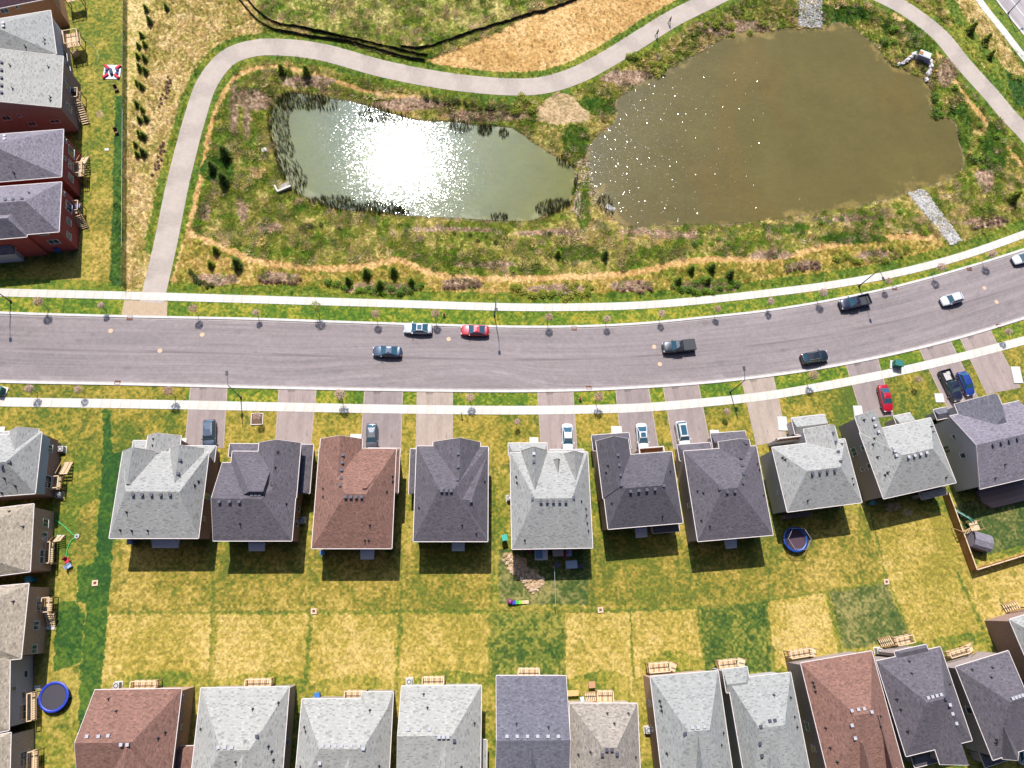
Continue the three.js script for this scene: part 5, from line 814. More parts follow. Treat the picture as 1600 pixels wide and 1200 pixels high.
function shrub(mat, R, h, n, sparse) {
  const t = new THREE.Group(); t.name = 'shrub'; const list = []; const stems = []; for (let k = 0; k < 5; k++) stems.push(bar(V(0, -0.03, 0), dirOf(k * 1.3, 0.7).multiplyScalar(R * 0.8), 0.025)); part('stems', merge(stems), barkMat, t);
  for (let k = 0; k < n; k++) { const d = dirOf(rr(0, 6.3), rr(-0.1, 1)), p = d.clone().multiplyScalar(rr(sparse ? 0.3 : 0.6, 1)); { const q = 0.65 + 0.7 * vn(d.x * 2.3 + R * 50 + h * 9, d.z * 2.3 + d.y * 2 + 20); p.set(p.x * R * q, p.y * h * q + 0.05, p.z * R * q); } list.push([p, dirOf(rr(0, 6.3), rr(0, 0.9)), rr(0.1, 0.2), rr(0.5, 1.3)]); }
  part('crown', leaves(list, 0.5), mat, t); return t;
}
const SHR = { olive: [shrub(leafMat(177, 189, 61), 0.6, 0.7, 168), shrub(leafMat(201, 199, 74), 0.55, 0.6, 154, true)], green: [shrub(leafMat(128, 165, 55), 0.62, 0.75, 182), shrub(leafMat(149, 186, 46), 0.55, 0.65, 168)], dry: [shrub(leafMat(150, 112, 92), 0.36, 0.4, 80, true), shrub(leafMat(178, 140, 120), 0.4, 0.45, 77, true)], dark: [shrub(leafMat(97, 115, 46), 0.45, 0.5, 125), shrub(leafMat(128, 128, 53), 0.4, 0.5, 112)] };
const scatter = (x, y, a, b, n) => Array.from({ length: n }, () => { const r = Math.sqrt(rnd()), th = rr(0, 6.28); return [x + a * r * Math.cos(th), y + b * r * Math.sin(th)]; });
const rowsOf = (pts, n, jit) => Array.from({ length: n }, (_, k) => { const f = k / Math.max(1, n - 1) * (pts.length - 1), i = Math.min(pts.length - 2, Math.floor(f)), u = f - i; return [pts[i][0] + (pts[i + 1][0] - pts[i][0]) * u + rr(-jit, jit), pts[i][1] + (pts[i + 1][1] - pts[i][1]) * u + rr(-jit, jit)]; });
const bed = (kind, spots, label, group, s0 = 0.8, s1 = 1.15) => putAll(SHR[kind], spots, 0.35, 'shrub', 'shrub', label, group, s0, s1);
bed('dry', rowsOf([[405, 437], [420, 441], [436, 439], [455, 442], [468, 437]], 16, 2), 'brown dormant shrub in the mulch bed beside the first straw bend', 'dormant shrubs, first mulch bed');
bed('green', rowsOf([[508, 440], [540, 449], [570, 450], [600, 454], [630, 454], [660, 447]], 24, 4), 'green shrub in the bed under the five spruces', 'shrubs under the five spruces');
bed('dry', rowsOf([[695, 446], [710, 449], [725, 448], [748, 445], [735, 438], [705, 438]], 16, 2), 'brown dormant shrub in the oval mulch bed above the lamp', 'dormant shrubs, lamp bed');
bed('olive', rowsOf([[800, 452], [830, 458], [862, 462], [895, 462], [925, 450], [880, 444]], 30, 6), 'olive shrub in the long bed below the spit', 'shrubs of the long bed');
bed('dry', rowsOf([[965, 450], [985, 452], [1005, 454], [1022, 452], [1000, 442]], 14, 3), 'brown dormant shrub in the pale mulch bed by the narrow straw track', 'dormant shrubs, pale bed');
bed('green', rowsOf([[1052, 448], [1075, 452], [1100, 456], [1125, 452], [1150, 442], [1120, 438], [1085, 442]], 28, 4), 'grey green shrub in the bed under the small spruces of the curve', 'shrubs under the curve spruces');
bed('dry', rowsOf([[1230, 423], [1245, 420], [1260, 420], [1285, 415], [1270, 410]], 16, 2.5), 'brown dormant shrub in the mulch bed by the curve', 'dormant shrubs, curve bed');
bed('olive', rowsOf([[1305, 408], [1325, 402], [1345, 406], [1375, 405], [1400, 398], [1425, 388], [1385, 390]], 26, 4), 'olive shrub in the bed before the stone spillway', 'shrubs before the spillway');
bed('dry', rowsOf([[1520, 356], [1535, 352], [1550, 348], [1575, 344], [1560, 340]], 14, 2), 'brown dormant shrub in the bed past the stone spillway', 'dormant shrubs past the spillway');
bed('dry', [...rowsOf([[262, 120], [256, 140], [250, 165]], 9, 3), ...rowsOf([[266, 122], [260, 150]], 6, 2), ...rowsOf([[252, 222], [246, 245], [240, 270]], 9, 3), ...rowsOf([[256, 226], [247, 262]], 6, 2)], 'small rusty brown shrub on the dry strip beside the path', 'rusty shrubs on the dry strip', 0.7, 0.95);
bed('dark', [...rowsOf([[296, 424], [303, 432], [312, 440], [330, 446]], 9, 2), [486, 352], [501, 350], [530, 356], [710, 362], [735, 365], [747, 375], [775, 378], [760, 368], [860, 364]], 'dark low shrub scattered on the pond slope', 'dark shrubs on the slope');
bed('green', [[1285, 345], [1300, 340], [1318, 338], [1352, 345], [1378, 340], [1398, 343], [1408, 330], [1370, 352], [1086, 380], [1095, 376], [1112, 380], [1124, 372], [1140, 380]], 'green bushy shrub on the bank of the large pond', 'bushes on the large pond bank');
bed('dark', rowsOf([[668, 152], [690, 158], [708, 156], [730, 160], [748, 164], [770, 168]], 14, 3), 'dark shrub in the row below the northern path', 'shrubs below the northern path', 0.9, 1.3);
bed('olive', [...scatter(1150, 35, 55, 14, 14), ...scatter(1020, 100, 50, 20, 12), ...scatter(815, 165, 24, 10, 6), [815, 150]], 'olive bush on the bank between the path and the large pond', 'bushes on the northern bank', 1, 1.5);
bed('green', [...scatter(1480, 150, 20, 45, 7), ...scatter(1540, 230, 22, 44, 7), ...scatter(1400, 55, 36, 14, 5)], 'lush green bush on the eastern pond bank', 'bushes on the eastern bank', 1, 1.6);
bed('olive', [[1565, 18], [1520, 30], [1585, 120], [1595, 122], [1470, 12], [1480, 25], [1490, 30], [1540, 70]], 'scrubby bush on the dry grass near the avenue', 'bushes near the avenue');

// tufts of grass: nobody could count them
function tuftGeo(n, h, spread, w) { const pos = [], nor = []; for (let k = 0; k < n; k++) { const th = k / n * 6.28 + rr(0, 0.7), r = rr(0, spread * 0.4), bx0 = Math.cos(th) * r, bz = Math.sin(th) * r, tx0 = Math.cos(th) * spread, tz0 = Math.sin(th) * spread, sx = -Math.sin(th) * w, sz = Math.cos(th) * w; pos.push(bx0 + sx, -0.03, bz + sz, bx0 - sx, -0.03, bz - sz, bx0 + tx0 * rr(0.5, 1), h * rr(0.6, 1), bz + tz0 * rr(0.5, 1)); } const g = new THREE.BufferGeometry(); g.setAttribute('position', new THREE.Float32BufferAttribute(pos, 3)); g.setAttribute('uv', new THREE.Float32BufferAttribute(new Float32Array(pos.length / 3 * 2), 2)); g.computeVertexNormals(); return g; }
const tuftMat = new THREE.MeshPhysicalMaterial({ color: 0xffffff, roughness: 1, side: THREE.DoubleSide, transmission: 0.4, thickness: 0, specularIntensity: 0.2 });
const blocked = (x, z) => { for (let i = 0; i < path.length; i += 1) { const p = path[i]; if (Math.abs(p.x - x) < 3 && Math.abs(p.z - z) < 3 && Math.hypot(p.x - x, p.z - z) < PATHW / 2 + 0.15) return true; } return false; };
function strew(name, label, geo, n, accept, size, colour) {
  const mats = [], cols = [], m = new THREE.Matrix4(), q = new THREE.Quaternion(), up = V(0, 1, 0);
  let tries = 0; while (mats.length < n && tries++ < n * 14) { const x = rr(X0, X1), z = rr(Z0, Z1), a = accept(x, z); if (!a) continue; const s = size(a); q.setFromAxisAngle(up, rr(0, 6.28)); mats.push(m.clone().compose(V(x, gy(x, z), z), q, V(s, s * rr(0.7, 1.3), s))); cols.push(colour(x, z, a)); }
  const im = new THREE.InstancedMesh(geo, tuftMat, mats.length); im.name = numbered(name); shade(im); mats.forEach((k, i) => { im.setMatrixAt(i, k); im.setColorAt(i, cols[i]); }); im.userData = { kind: 'stuff', label, category: 'grass' }; scene.add(im); return im;
}
const parkTop = walkUp.map(p => p), belowWalk = (x, z) => { for (let i = 0; i + 1 < walkUp.length; i++) if (x >= walkUp[i].x && x < walkUp[i + 1].x) return z > walkUp[i].z - 1.2; return true; };
const grassColour = (x, z, id) => { const c = groundColor(x + rr(-0.6, 0.6), z + rr(-0.6, 0.6), id), k = rr(0.7, 2.3), w = rr(0.88, 1.14); return new THREE.Color().setRGB(Math.min(0.8, c[0] * k * w), Math.min(0.8, c[1] * k), Math.min(0.8, c[2] * k)); };
const DENS = { [MEADOW]: 1, [FIELD]: 0.85, [DEEPGREEN]: 1, [MULCH]: 0.6, [TAN]: 0.55, [SLOPE]: 0.6, [STRAW]: 0.12, [VERGE]: 0.25, [LUSH]: 0.3 };
const inPark = (x, z) => { const d = shore(x, z); if (d < 0.25) return null; const id = zoneAt(x, z), k = DENS[id]; if (!k || rnd() > k || belowWalk(x, z) || x < P(199, 200).x || blocked(x, z)) return null; if (z > P(1530, 60).z - 200 && x > P(1500, 20).x && z < P(1600, 95).z && (x - P(1530, 0).x) > (z - P(1530, 0).z) * 0.62 - 2.5) return null; return id + 1; };
strew('meadow_grass', 'rough tufted meadow grass around the ponds', tuftGeo(9, 0.26, 0.4, 0.04), 80000, inPark, () => rr(0.5, 1.15), (x, z, a) => grassColour(x, z, a - 1));
strew('meadow_grass', 'coarse clumps of tall dead grass and weeds on the pond banks', tuftGeo(16, 0.42, 0.6, 0.06), 9000, (x, z) => { const a = inPark(x, z); return a && (a - 1 === MEADOW || a - 1 === MULCH || a - 1 === DEEPGREEN || a - 1 === FIELD) && vn(x * 0.4 + 90, z * 0.4) > 0.42 ? a : null; }, () => rr(0.6, 1.3), (x, z, a) => { const r = rnd(), c = grassColour(x, z, r < 0.3 ? MULCH : r < 0.5 ? DEEPGREEN : a - 1); return c.multiplyScalar(rr(0.8, 1.3)); });
const lawnZones = new Set([LAWN, DRYLAWN, WEEDLAWN, GREENLAWN, LINE, STRAWLAWN, FRONT, LUSH, BOULEVARD]);
strew('lawn_grass', 'short mown lawn grass with longer tufts', tuftGeo(6, 0.12, 0.2, 0.03), 90000, (x, z) => { const id = zoneAt(x, z); return lawnZones.has(id) && !onPaving(x, z) ? id + 1 : null; }, () => rr(0.5, 1.1), (x, z, a) => { const c = groundColor(x, z, a - 1), k = rr(0.6, 1.6); return new THREE.Color().setRGB(c[0] * k, c[1] * k, c[2] * k); });
// reeds in the shallows of the small pond and at the spit
{
  const reed = tuftGeo(7, 1.5, 0.22, 0.035), spots = [], pts = ponds[0], lenN = pts.length;
  const near = (px, py, a, b, n) => { for (let k = 0; k < n; k++) { const r = Math.sqrt(rnd()), th = rr(0, 6.28); const p = P(px + a * r * Math.cos(th), py + b * r * Math.sin(th), WL), d = shore(p.x, p.z); if (d < 0.6 && d > -3.2) spots.push([p.x, p.z]); } };
  near(440, 200, 26, 60, 700); near(470, 158, 40, 16, 420); near(500, 165, 30, 14, 160); near(600, 178, 40, 14, 240); near(455, 280, 26, 30, 320); near(520, 318, 40, 12, 380); near(590, 325, 40, 10, 340); near(625, 330, 14, 6, 90); near(720, 196, 20, 12, 120); near(757, 203, 12, 9, 150); near(787, 208, 8, 8, 60); near(870, 325, 34, 14, 420); near(885, 250, 16, 12, 120); near(905, 300, 10, 30, 160); near(780, 338, 14, 6, 60); near(945, 325, 14, 20, 140);
  const im = new THREE.InstancedMesh(reed, tuftMat, spots.length), m = new THREE.Matrix4(), q = new THREE.Quaternion(); spots.forEach(([x, z], i) => { const s = rr(0.5, 1.1); q.setFromAxisAngle(V(0, 1, 0), rr(0, 6.28)); im.setMatrixAt(i, m.compose(V(x, Math.max(WL - 0.25, gy(x, z)), z), q, V(s, s, s))); const c = pick([[92, 108, 54], [70, 88, 48], [150, 132, 84], [118, 118, 66], [60, 72, 44]]); im.setColorAt(i, C(...c)); });
  im.name = 'reeds'; shade(im); im.userData = { kind: 'stuff', label: 'dark green and tan reeds standing in the pond shallows', category: 'reeds' }; scene.add(im);
}
console.log('plants');
// ---------------------------------------------------------------- stones and pond structures
function rock(s, k) { const g = mergeVertices(new THREE.IcosahedronGeometry(1, 1).deleteAttribute('normal').deleteAttribute('uv')), p = g.attributes.position; for (let i = 0; i < p.count; i++) { const f = 0.75 + 0.5 * NT[(k * 97 + i * 31) & 65535]; p.setXYZ(i, p.getX(i) * s[0] * f, p.getY(i) * s[1] * f, p.getZ(i) * s[2] * f); } const q = g.toNonIndexed(); q.computeVertexNormals(); q.setAttribute('uv', new THREE.Float32BufferAttribute(new Float32Array(q.attributes.position.count * 2), 2)); return q; }
const stoneMat = std(0xffffff, 0.95);
function stones(name, label, polys, n, s0, s1, cols) {
  const im = new THREE.InstancedMesh(rock([1, 0.65, 0.85], 3), stoneMat, n), m = new THREE.Matrix4(), q = new THREE.Quaternion(); let i = 0;
  while (i < n) { const poly = pick(polys), xs = poly.map(p => p[0]), ys = poly.map(p => p[1]); const x = rr(Math.min(...xs), Math.max(...xs)), y = rr(Math.min(...ys), Math.max(...ys)); if (!inside(poly.map(p => ({ x: p[0], z: p[1] })), x, y)) continue; const p = onGround(x, y), s = rr(s0, s1); q.setFromEuler(new THREE.Euler(rr(-0.4, 0.4), rr(0, 6.28), rr(-0.4, 0.4))); im.setMatrixAt(i, m.compose(V(p.x, p.y + s * 0.2, p.z), q, V(s, s, s))); const c = C(...pick(cols)); c.multiplyScalar(rr(0.75, 1.1)); im.setColorAt(i, c); i++; }
  im.name = numbered(name); shade(im); im.userData = { kind: 'stuff', label, category: 'stones' }; scene.add(im);
}
const paleStone = [[226, 222, 216], [206, 202, 198], [240, 236, 228], [186, 182, 184], [214, 200, 182]];
stones('spillway_stones', 'pale broken rock filling the spillway down to the large pond', [[[1419, 303], [1443, 296], [1502, 376], [1486, 383]]], 1500, 0.14, 0.3, paleStone);
stones('spillway_stones', 'pale broken rock in the inlet channel above the large pond', [[[1248, -30], [1282, -30], [1284, 44], [1248, 42]]], 1300, 0.14, 0.32, paleStone);
stones('spit_stones', 'tan rubble on the narrow spit between the ponds', [[[898, 252], [918, 246], [930, 300], [940, 322], [926, 322], [914, 290], [900, 300]], [[895, 330], [900, 300], [908, 300], [906, 340]]], 700, 0.1, 0.24, [[214, 188, 156], [196, 168, 138], [228, 206, 176], [150, 134, 112]]);
stones('garden_stones', 'tan stepping stones and rubble strewn over the unfinished back yard', [[[782, 868], [800, 866], [830, 890], [850, 905], [845, 920], [830, 930], [815, 905], [795, 890]]], 170, 0.12, 0.34, [[228, 190, 150], [208, 172, 134], [240, 208, 172]]);
const armour = std(C(240, 228, 226), 0.95);
[[1410, 100, 0.6], [1416, 96, 0.75], [1421, 92, 0.75], [1427, 87, 0.8], [1452, 99, 0.8], [1454, 106, 0.75], [1452, 112, 0.6], [1449, 117, 0.7], [1446.5, 126, 0.55], [1403.5, 101.5, 0.5]].forEach(([x, y, s], i) => { const p = onGround(x, y); const m = shade(new THREE.Mesh(rock([s, s * 0.7, s * 0.6], 11 + i), armour)); m.name = numbered('boulder'); m.position.copy(p); m.position.y += 0.25; m.rotation.y = i < 4 || i === 9 ? 0.55 : 1.5; tag(m, 'big pale armour stone flanking the concrete outlet of the large pond', 'boulder', 'armour stones at the outlet'); scene.add(m); });
{
  const t = thing('outlet_headwall', 'pale concrete outlet headwall with a rusty hatch at the large pond', 'headwall', onGround(1441, 91), -0.42); part('wall', bx(0, 0.4, 0.75, 2.6, 1.6, 0.3), std(C(176, 178, 196), 0.9), t); part('slab', bx(0, 0.95, -0.1, 2.3, 0.2, 1.5), concMats[2], t); part('hatch', bx(-0.8, 1.08, 0.0, 0.7, 0.08, 0.7), std(C(196, 120, 70), 0.8), t); part('grate', merge([bx(-0.1, 0.35, 0.92, 1.0, 0.06, 0.05), bx(-0.1, 0.1, 0.92, 1.0, 0.06, 0.05), bx(-0.4, 0.2, 0.93, 0.05, 0.6, 0.05), bx(0.2, 0.2, 0.93, 0.05, 0.6, 0.05)]), darkIron, t);
  const u = thing('inlet_headwall', 'low concrete inlet wall at the reedy end of the small pond', 'headwall', onGround(445, 298), 0.5); part('wall', bx(0, 0.3, 0, 2.6, 1.0, 0.35), concMats[0], u); part('wing', bx(-1.2, 0.25, -0.7, 0.3, 0.8, 1.5), concMats[0], u); part('apron', bx(0.2, 0.02, -0.8, 2.2, 0.2, 1.2), std(C(190, 180, 170), 0.95), u);
  const w = thing('concrete_slab', 'square pale concrete slab at the tip of the spit in the large pond', 'slab', onGround(953, 327), -0.55); part('slab', bx(0, 0.25, 0, 1.7, 0.5, 1.0), std(C(214, 206, 204), 0.95), w); part('cover', bx(0.1, 0.53, 0.05, 0.6, 0.06, 0.5), concMats[1], w);
  const v = thing('concrete_slab', 'small white concrete pad on the western bank of the small pond', 'slab', onGround(413, 235), 0.2); part('slab', bx(0, 0.1, 0, 0.9, 0.3, 0.8), concMats[2], v); part('rim', bx(0, 0.27, 0, 0.7, 0.05, 0.6), concMats[0], v);
}
// ---------------------------------------------------------------- garden things
const blueVinyl = std(C(34, 92, 190), 0.4), blueDeep = std(C(40, 66, 190), 0.45), matBlack = std(C(70, 64, 72), 0.8), steel = std(C(214, 216, 220), 0.4, { metalness: 0.5 });
function trampoline(label, x, y, R, mat, net) {
  const t = thing('trampoline', label, 'trampoline', P(x, y, 0.8).setY(0), 0, 'trampolines');
  part('pad', new THREE.TorusGeometry(R, 0.2, 8, 40).rotateX(Math.PI / 2).scale(1, 0.45, 1).translate(0, 0.85, 0), mat, t);
  part('mat', new THREE.CircleGeometry(R - 0.1, 36).rotateX(-Math.PI / 2).translate(0, 0.83, 0), net ? std(C(86, 60, 74), 0.9) : matBlack, t); part('frame', new THREE.TorusGeometry(R + 0.05, 0.03, 6, 40).rotateX(Math.PI / 2).translate(0, 0.78, 0), steel, t);
  for (let k = 0; k < 6; k++) { const th = k / 6 * 6.283, c = Math.cos(th) * (R + 0.05), s = Math.sin(th) * (R + 0.05); part('leg', bar(V(c, -0.02, s), V(c, 0.8, s), 0.05), steel, t); if (net) part('net_pole', bar(V(c, 0.8, s), V(c * 1.02, 2.3, s * 1.02), 0.045), steel, t); }
  if (net) { part('net', new THREE.CylinderGeometry(R, R, 1.4, 36, 1, true).translate(0, 1.6, 0), std(C(40, 60, 120), 0.9, { transparent: true, opacity: 0.35, side: THREE.DoubleSide }), t); part('top_bar', merge(Array.from({ length: 6 }, (_, k) => { const a = k / 6 * 6.283, b = (k + 1) / 6 * 6.283; return bar(V(Math.cos(a) * R * 1.02, 2.3, Math.sin(a) * R * 1.02), V(Math.cos(b) * R * 1.02, 2.3, Math.sin(b) * R * 1.02), 0.05); })), steel, t); }
}
trampoline('round blue trampoline with a dark mat beside the pale siding house', 84, 1089, 1.85, blueDeep, false);
trampoline('blue trampoline with a pole framed net in the shade behind a grey house', 1243, 843, 1.8, blueVinyl, true);
{ // play set
  const t = thing('play_set', 'wooden climbing frame with a green slide beside the fence', 'play set', P(1521, 822, 1).setY(0), 0.25); const f = [[-0.8, -0.7], [0.8, -0.7], [-0.8, 0.7], [0.8, 0.7]]; for (const [x, z] of f) part('post', bx(x, 1.1, z, 0.12, 2.2, 0.12), lumber, t); for (let k = 0; k < 6; k++) part('plank', bx(-0.66 + k * 0.265, 1.2, 0, 0.24, 0.06, 1.5), lumberPale, t);
  part('railing', merge([bx(0, 2.0, -0.7, 1.6, 0.1, 0.06), bx(0, 2.0, 0.7, 1.6, 0.1, 0.06), bx(0.8, 2.0, 0, 0.06, 0.1, 1.4)]), lumber, t); part('swing_beam', bar(V(-0.8, 2.1, 0), V(-3.0, 2.1, 0.3), 0.14), lumber, t); part('swing_leg', bar(V(-3.0, 2.15, 0.3), V(-3.1, 0, 1.2), 0.1), lumber, t); part('swing_leg', bar(V(-3.0, 2.15, 0.3), V(-3.1, 0, -0.6), 0.1), lumber, t); part('swing', merge([bx(-2, 0.5, 0.15, 0.5, 0.05, 0.2), bar(V(-2.22, 0.5, 0.15), V(-2.22, 2.1, 0.15), 0.02), bar(V(-1.78, 0.5, 0.15), V(-1.78, 2.1, 0.15), 0.02)]), matBlack, t);
  const c = new THREE.CatmullRomCurve3([V(0, 1.3, -0.6), V(-0.3, 1.15, -1.3), V(-0.8, 0.6, -2.2), V(-1.2, 0.15, -2.9)]), sl = []; const pts = c.getPoints(14); for (let k = 0; k < 14; k++) { const a = pts[k], b = pts[k + 1]; sl.push(bar(a, b, 0.5, 0.05), bar(V(a.x - 0.24, a.y + 0.12, a.z - 0.08), V(b.x - 0.24, b.y + 0.12, b.z - 0.08), 0.06, 0.2), bar(V(a.x + 0.24, a.y + 0.12, a.z + 0.08), V(b.x + 0.24, b.y + 0.12, b.z + 0.08), 0.06, 0.2)); } part('slide', merge(sl), std(C(20, 130, 112), 0.5), t);
  for (let k = 0; k < 5; k++) part('rung', bx(-0.9 - k * 0.14, 1.0 - k * 0.2, 0.55, 0.1, 0.06, 0.7), lumberPale, t);
}
{ // shed
  const t = thing('garden_shed', 'small grey shed with a shingled gambrel roof in the fence corner', 'shed', P(1532, 846, 1.6).setY(0), -0.28); part('wall', bx(0, 0.95, 0, 2.7, 1.9, 2.4), std(C(150, 140, 150), 0.9), t);
  const q = [[-1.25, 1.85], [-0.85, 2.35], [0, 2.65], [0.85, 2.35], [1.25, 1.85]]; const e = V(1, 0, 0); for (let k = 0; k < 4; k++) { const [z0, y0] = q[k], [z1, y1] = q[k + 1], A = V(-1.5, y0, z0 * 1.08), B = V(1.5, y0, z0 * 1.08), Cc = V(1.5, y1, z1 * 1.08), D = V(-1.5, y1, z1 * 1.08); part('roof_panel', polyGeo([[A, B, Cc], [A, Cc, D]], e), ROOF.mauve, t); }
  for (const x of [-1.34, 1.34]) part('gable', polyGeo([[V(x, 1.85, -1.2), V(x, 1.85, 1.2), V(x, 2.35, 0.85)], [V(x, 1.85, -1.2), V(x, 2.35, 0.85), V(x, 2.35, -0.85)], [V(x, 2.35, -0.85), V(x, 2.35, 0.85), V(x, 2.62, 0)]], V(0, 0, 1)), std(C(150, 140, 150), 0.9), t); part('door', bx(1.37, 0.9, 0, 0.06, 1.7, 1.2), std(C(220, 214, 214), 0.8), t);
}
{ // wide deck with cut corners
  const px = [[1528, 766], [1537, 785], [1552, 794], [1642, 772], [1642, 738], [1600, 748]], w = px.map(p => P(p[0], p[1], 0.7)), o = w[0].clone().setY(0), t = thing('garden_deck', 'wide brown plank deck with cut corners behind the gable ended house', 'deck', o); const sh = new THREE.Shape(w.map(p => new THREE.Vector2(p.x - o.x, -(p.z - o.z)))); part('floor', new THREE.ExtrudeGeometry(sh, { depth: 0.6, bevelEnabled: false }).rotateX(-Math.PI / 2).translate(0, 0.02, 0), lumberGrey, t);
  const d = w[3].clone().sub(w[2]), len = Math.hypot(d.x, d.z), ux = d.x / len, uz = d.z / len; for (let k = 0; k < 9; k++) { const off = 0.3 + k * 0.45, a = V(w[2].x - o.x + uz * off - ux * Math.max(0, 1.2 - off * 0.1) * (k < 3 ? k * 0.5 : 1.4), 0.645, w[2].z - o.z - ux * off - uz * (k < 3 ? k * 0.5 : 1.4)), b = V(w[3].x - o.x + uz * off, 0.645, w[3].z - o.z - ux * off); part('board', bar(a, b, 0.4, 0.03), k % 2 ? std(C(186, 154, 138), 0.85) : lumberGrey, t); }
}
// air conditioning units
const acMat = std(C(206, 200, 196), 0.6);
[[183, 1071, 'white air conditioning unit behind the tan walled brown roof'], [639.5, 1065, 'white air conditioning unit at the back of a pale roof'], [96, 702, 'white air conditioning unit beside the blue walled corner house'], [1012.5, 1141, 'white air conditioning unit in the narrow grass lane'], [796, 778, 'round topped air unit against the grey dormer house'], [472, 813, 'pale blue shaded air unit beside the charcoal house'], [1373, 1017, 'dark air unit behind the charcoal house on the curve'], [15, 1156, 'dark air unit between two beige side row houses'], [92, 773, 'blue grey box beside the corner house steps']].forEach(([x, y, label]) => { const t = thing('air_unit', label, 'air conditioner', P(x, y, 0.5).setY(gy(0, 0)), 0.05, 'air conditioning units'); part('casing', new RoundedBoxGeometry(0.85, 0.85, 0.85, 2, 0.06).translate(0, 0.48, 0), acMat, t); part('base', bx(0, 0.03, 0, 1.1, 0.1, 1.1), concMats[0], t); part('fan_grille', new THREE.TorusGeometry(0.28, 0.05, 6, 20).rotateX(Math.PI / 2).translate(0, 0.92, 0), darkIron, t); });
// bins and boxes
const bin = (x, y, c, label, s = 1) => { const t = thing('wheeled_bin', label, 'bin', P(x, y, 0.6).setY(0), 0.2, 'bins'); const g = new THREE.CylinderGeometry(0.36 * s, 0.28 * s, 1.0 * s, 4).rotateY(Math.PI / 4).translate(0, 0.5 * s, 0); part('tub', g, std(C(...c), 0.6), t); part('lid', new RoundedBoxGeometry(0.58 * s, 0.1 * s, 0.62 * s, 2, 0.03).translate(0, 1.05 * s, 0), std(C(...c), 0.5), t); };
bin(788, 841, [40, 186, 160], 'teal storage bin standing on the side lawn of the dormer house', 1.5); bin(497, 1086, [44, 120, 196], 'blue bin at the back of a pale roofed house', 1.3); bin(505, 864, [70, 130, 190], 'blue bin in the shade behind the brown roofed house', 1.2); bin(206, 847, [90, 110, 160], 'grey blue bin in the shade behind the three gable house', 1.3); bin(1362, 786, [90, 160, 180], 'round pale teal tub in the shade behind the curved house', 1.2); bin(909, 1092, [226, 232, 236], 'white box standing by the beige pyramid roofed house', 1.0); bin(91, 390, [40, 110, 190], 'bright blue bin in the shade of the red brick house', 1.3); bin(50, 906, [30, 170, 210], 'bright cyan bin between two beige houses', 1.5);
// furniture in the shade behind the dormer house
const table = (x, y, w, d, c, label) => { const t = thing('garden_table', label, 'table', P(x, y, 0.7).setY(0), 0.05, 'garden tables'); part('table_top', new RoundedBoxGeometry(w, 0.06, d, 2, 0.03).translate(0, 0.73, 0), std(C(...c), 0.7), t); for (const sx of [-1, 1]) for (const sz of [-1, 1]) part('leg', bx(sx * (w / 2 - 0.1), 0.35, sz * (d / 2 - 0.1), 0.06, 0.72, 0.06), matBlack, t); };
table(872, 864, 1.7, 1.0, [236, 214, 196], 'cream table in the shade behind the dormer house'); table(842, 865, 1.1, 1.5, [150, 190, 226], 'tall pale blue storage bench behind the dormer house'); table(893, 882, 1.8, 1.2, [190, 216, 232], 'rounded pale blue table on the shaded lawn behind the dormer house'); table(889, 864, 0.9, 1.0, [190, 196, 236], 'lilac side table beside the cream table'); table(895, 1083, 1.7, 0.8, [236, 190, 120], 'wooden bench beside the beige pyramid roofed house'); table(925, 1070, 1.0, 0.9, [206, 150, 110], 'brown box table on the lawn by the wooden stairs');
const chair = (x, y, c, label, turn = 0) => { const t = thing('garden_chair', label, 'chair', P(x, y, 0.4).setY(0), turn, 'garden chairs'); const m = std(C(...c), 0.7); part('seat', bx(0, 0.42, 0, 0.6, 0.07, 0.6), m, t); part('backrest', bx(0, 0.78, -0.3, 0.6, 0.7, 0.07).rotateX(-0.15), m, t); for (const sx of [-1, 1]) for (const sz of [-1, 1]) part('leg', bx(sx * 0.26, 0.2, sz * 0.26, 0.06, 0.42, 0.06), m, t); for (const s of [-1, 1]) part('armrest', bx(s * 0.31, 0.62, 0.02, 0.08, 0.06, 0.56), m, t); };
chair(827, 862, [170, 40, 44], 'dark red chair beside the pale blue storage bench', 0.4); chair(882, 868, [180, 30, 50], 'red chair between the cream and lilac tables', -0.5); chair(872, 883, [110, 110, 150], 'blue grey lounge chair beside the rounded table', 0.9); chair(77, 868, [196, 30, 56], 'red chair on the deck by the patio door', 1.2); chair(907, 884, [90, 70, 110], 'purple grey chair past the rounded table', 2); chair(181.5, 139, [104, 60, 40], 'dark brown chair on the grass beside the patterned mat', 0.5); chair(181.5, 206, [120, 70, 44], 'brown chair on the grass near the chain link fence', 0.3); chair(105, 876, [220, 40, 60], 'red toy chair on the grass beside the hose', 0.8); chair(108, 884, [170, 190, 226], 'pale blue toy chair on the grass beside the hose', 2.2);
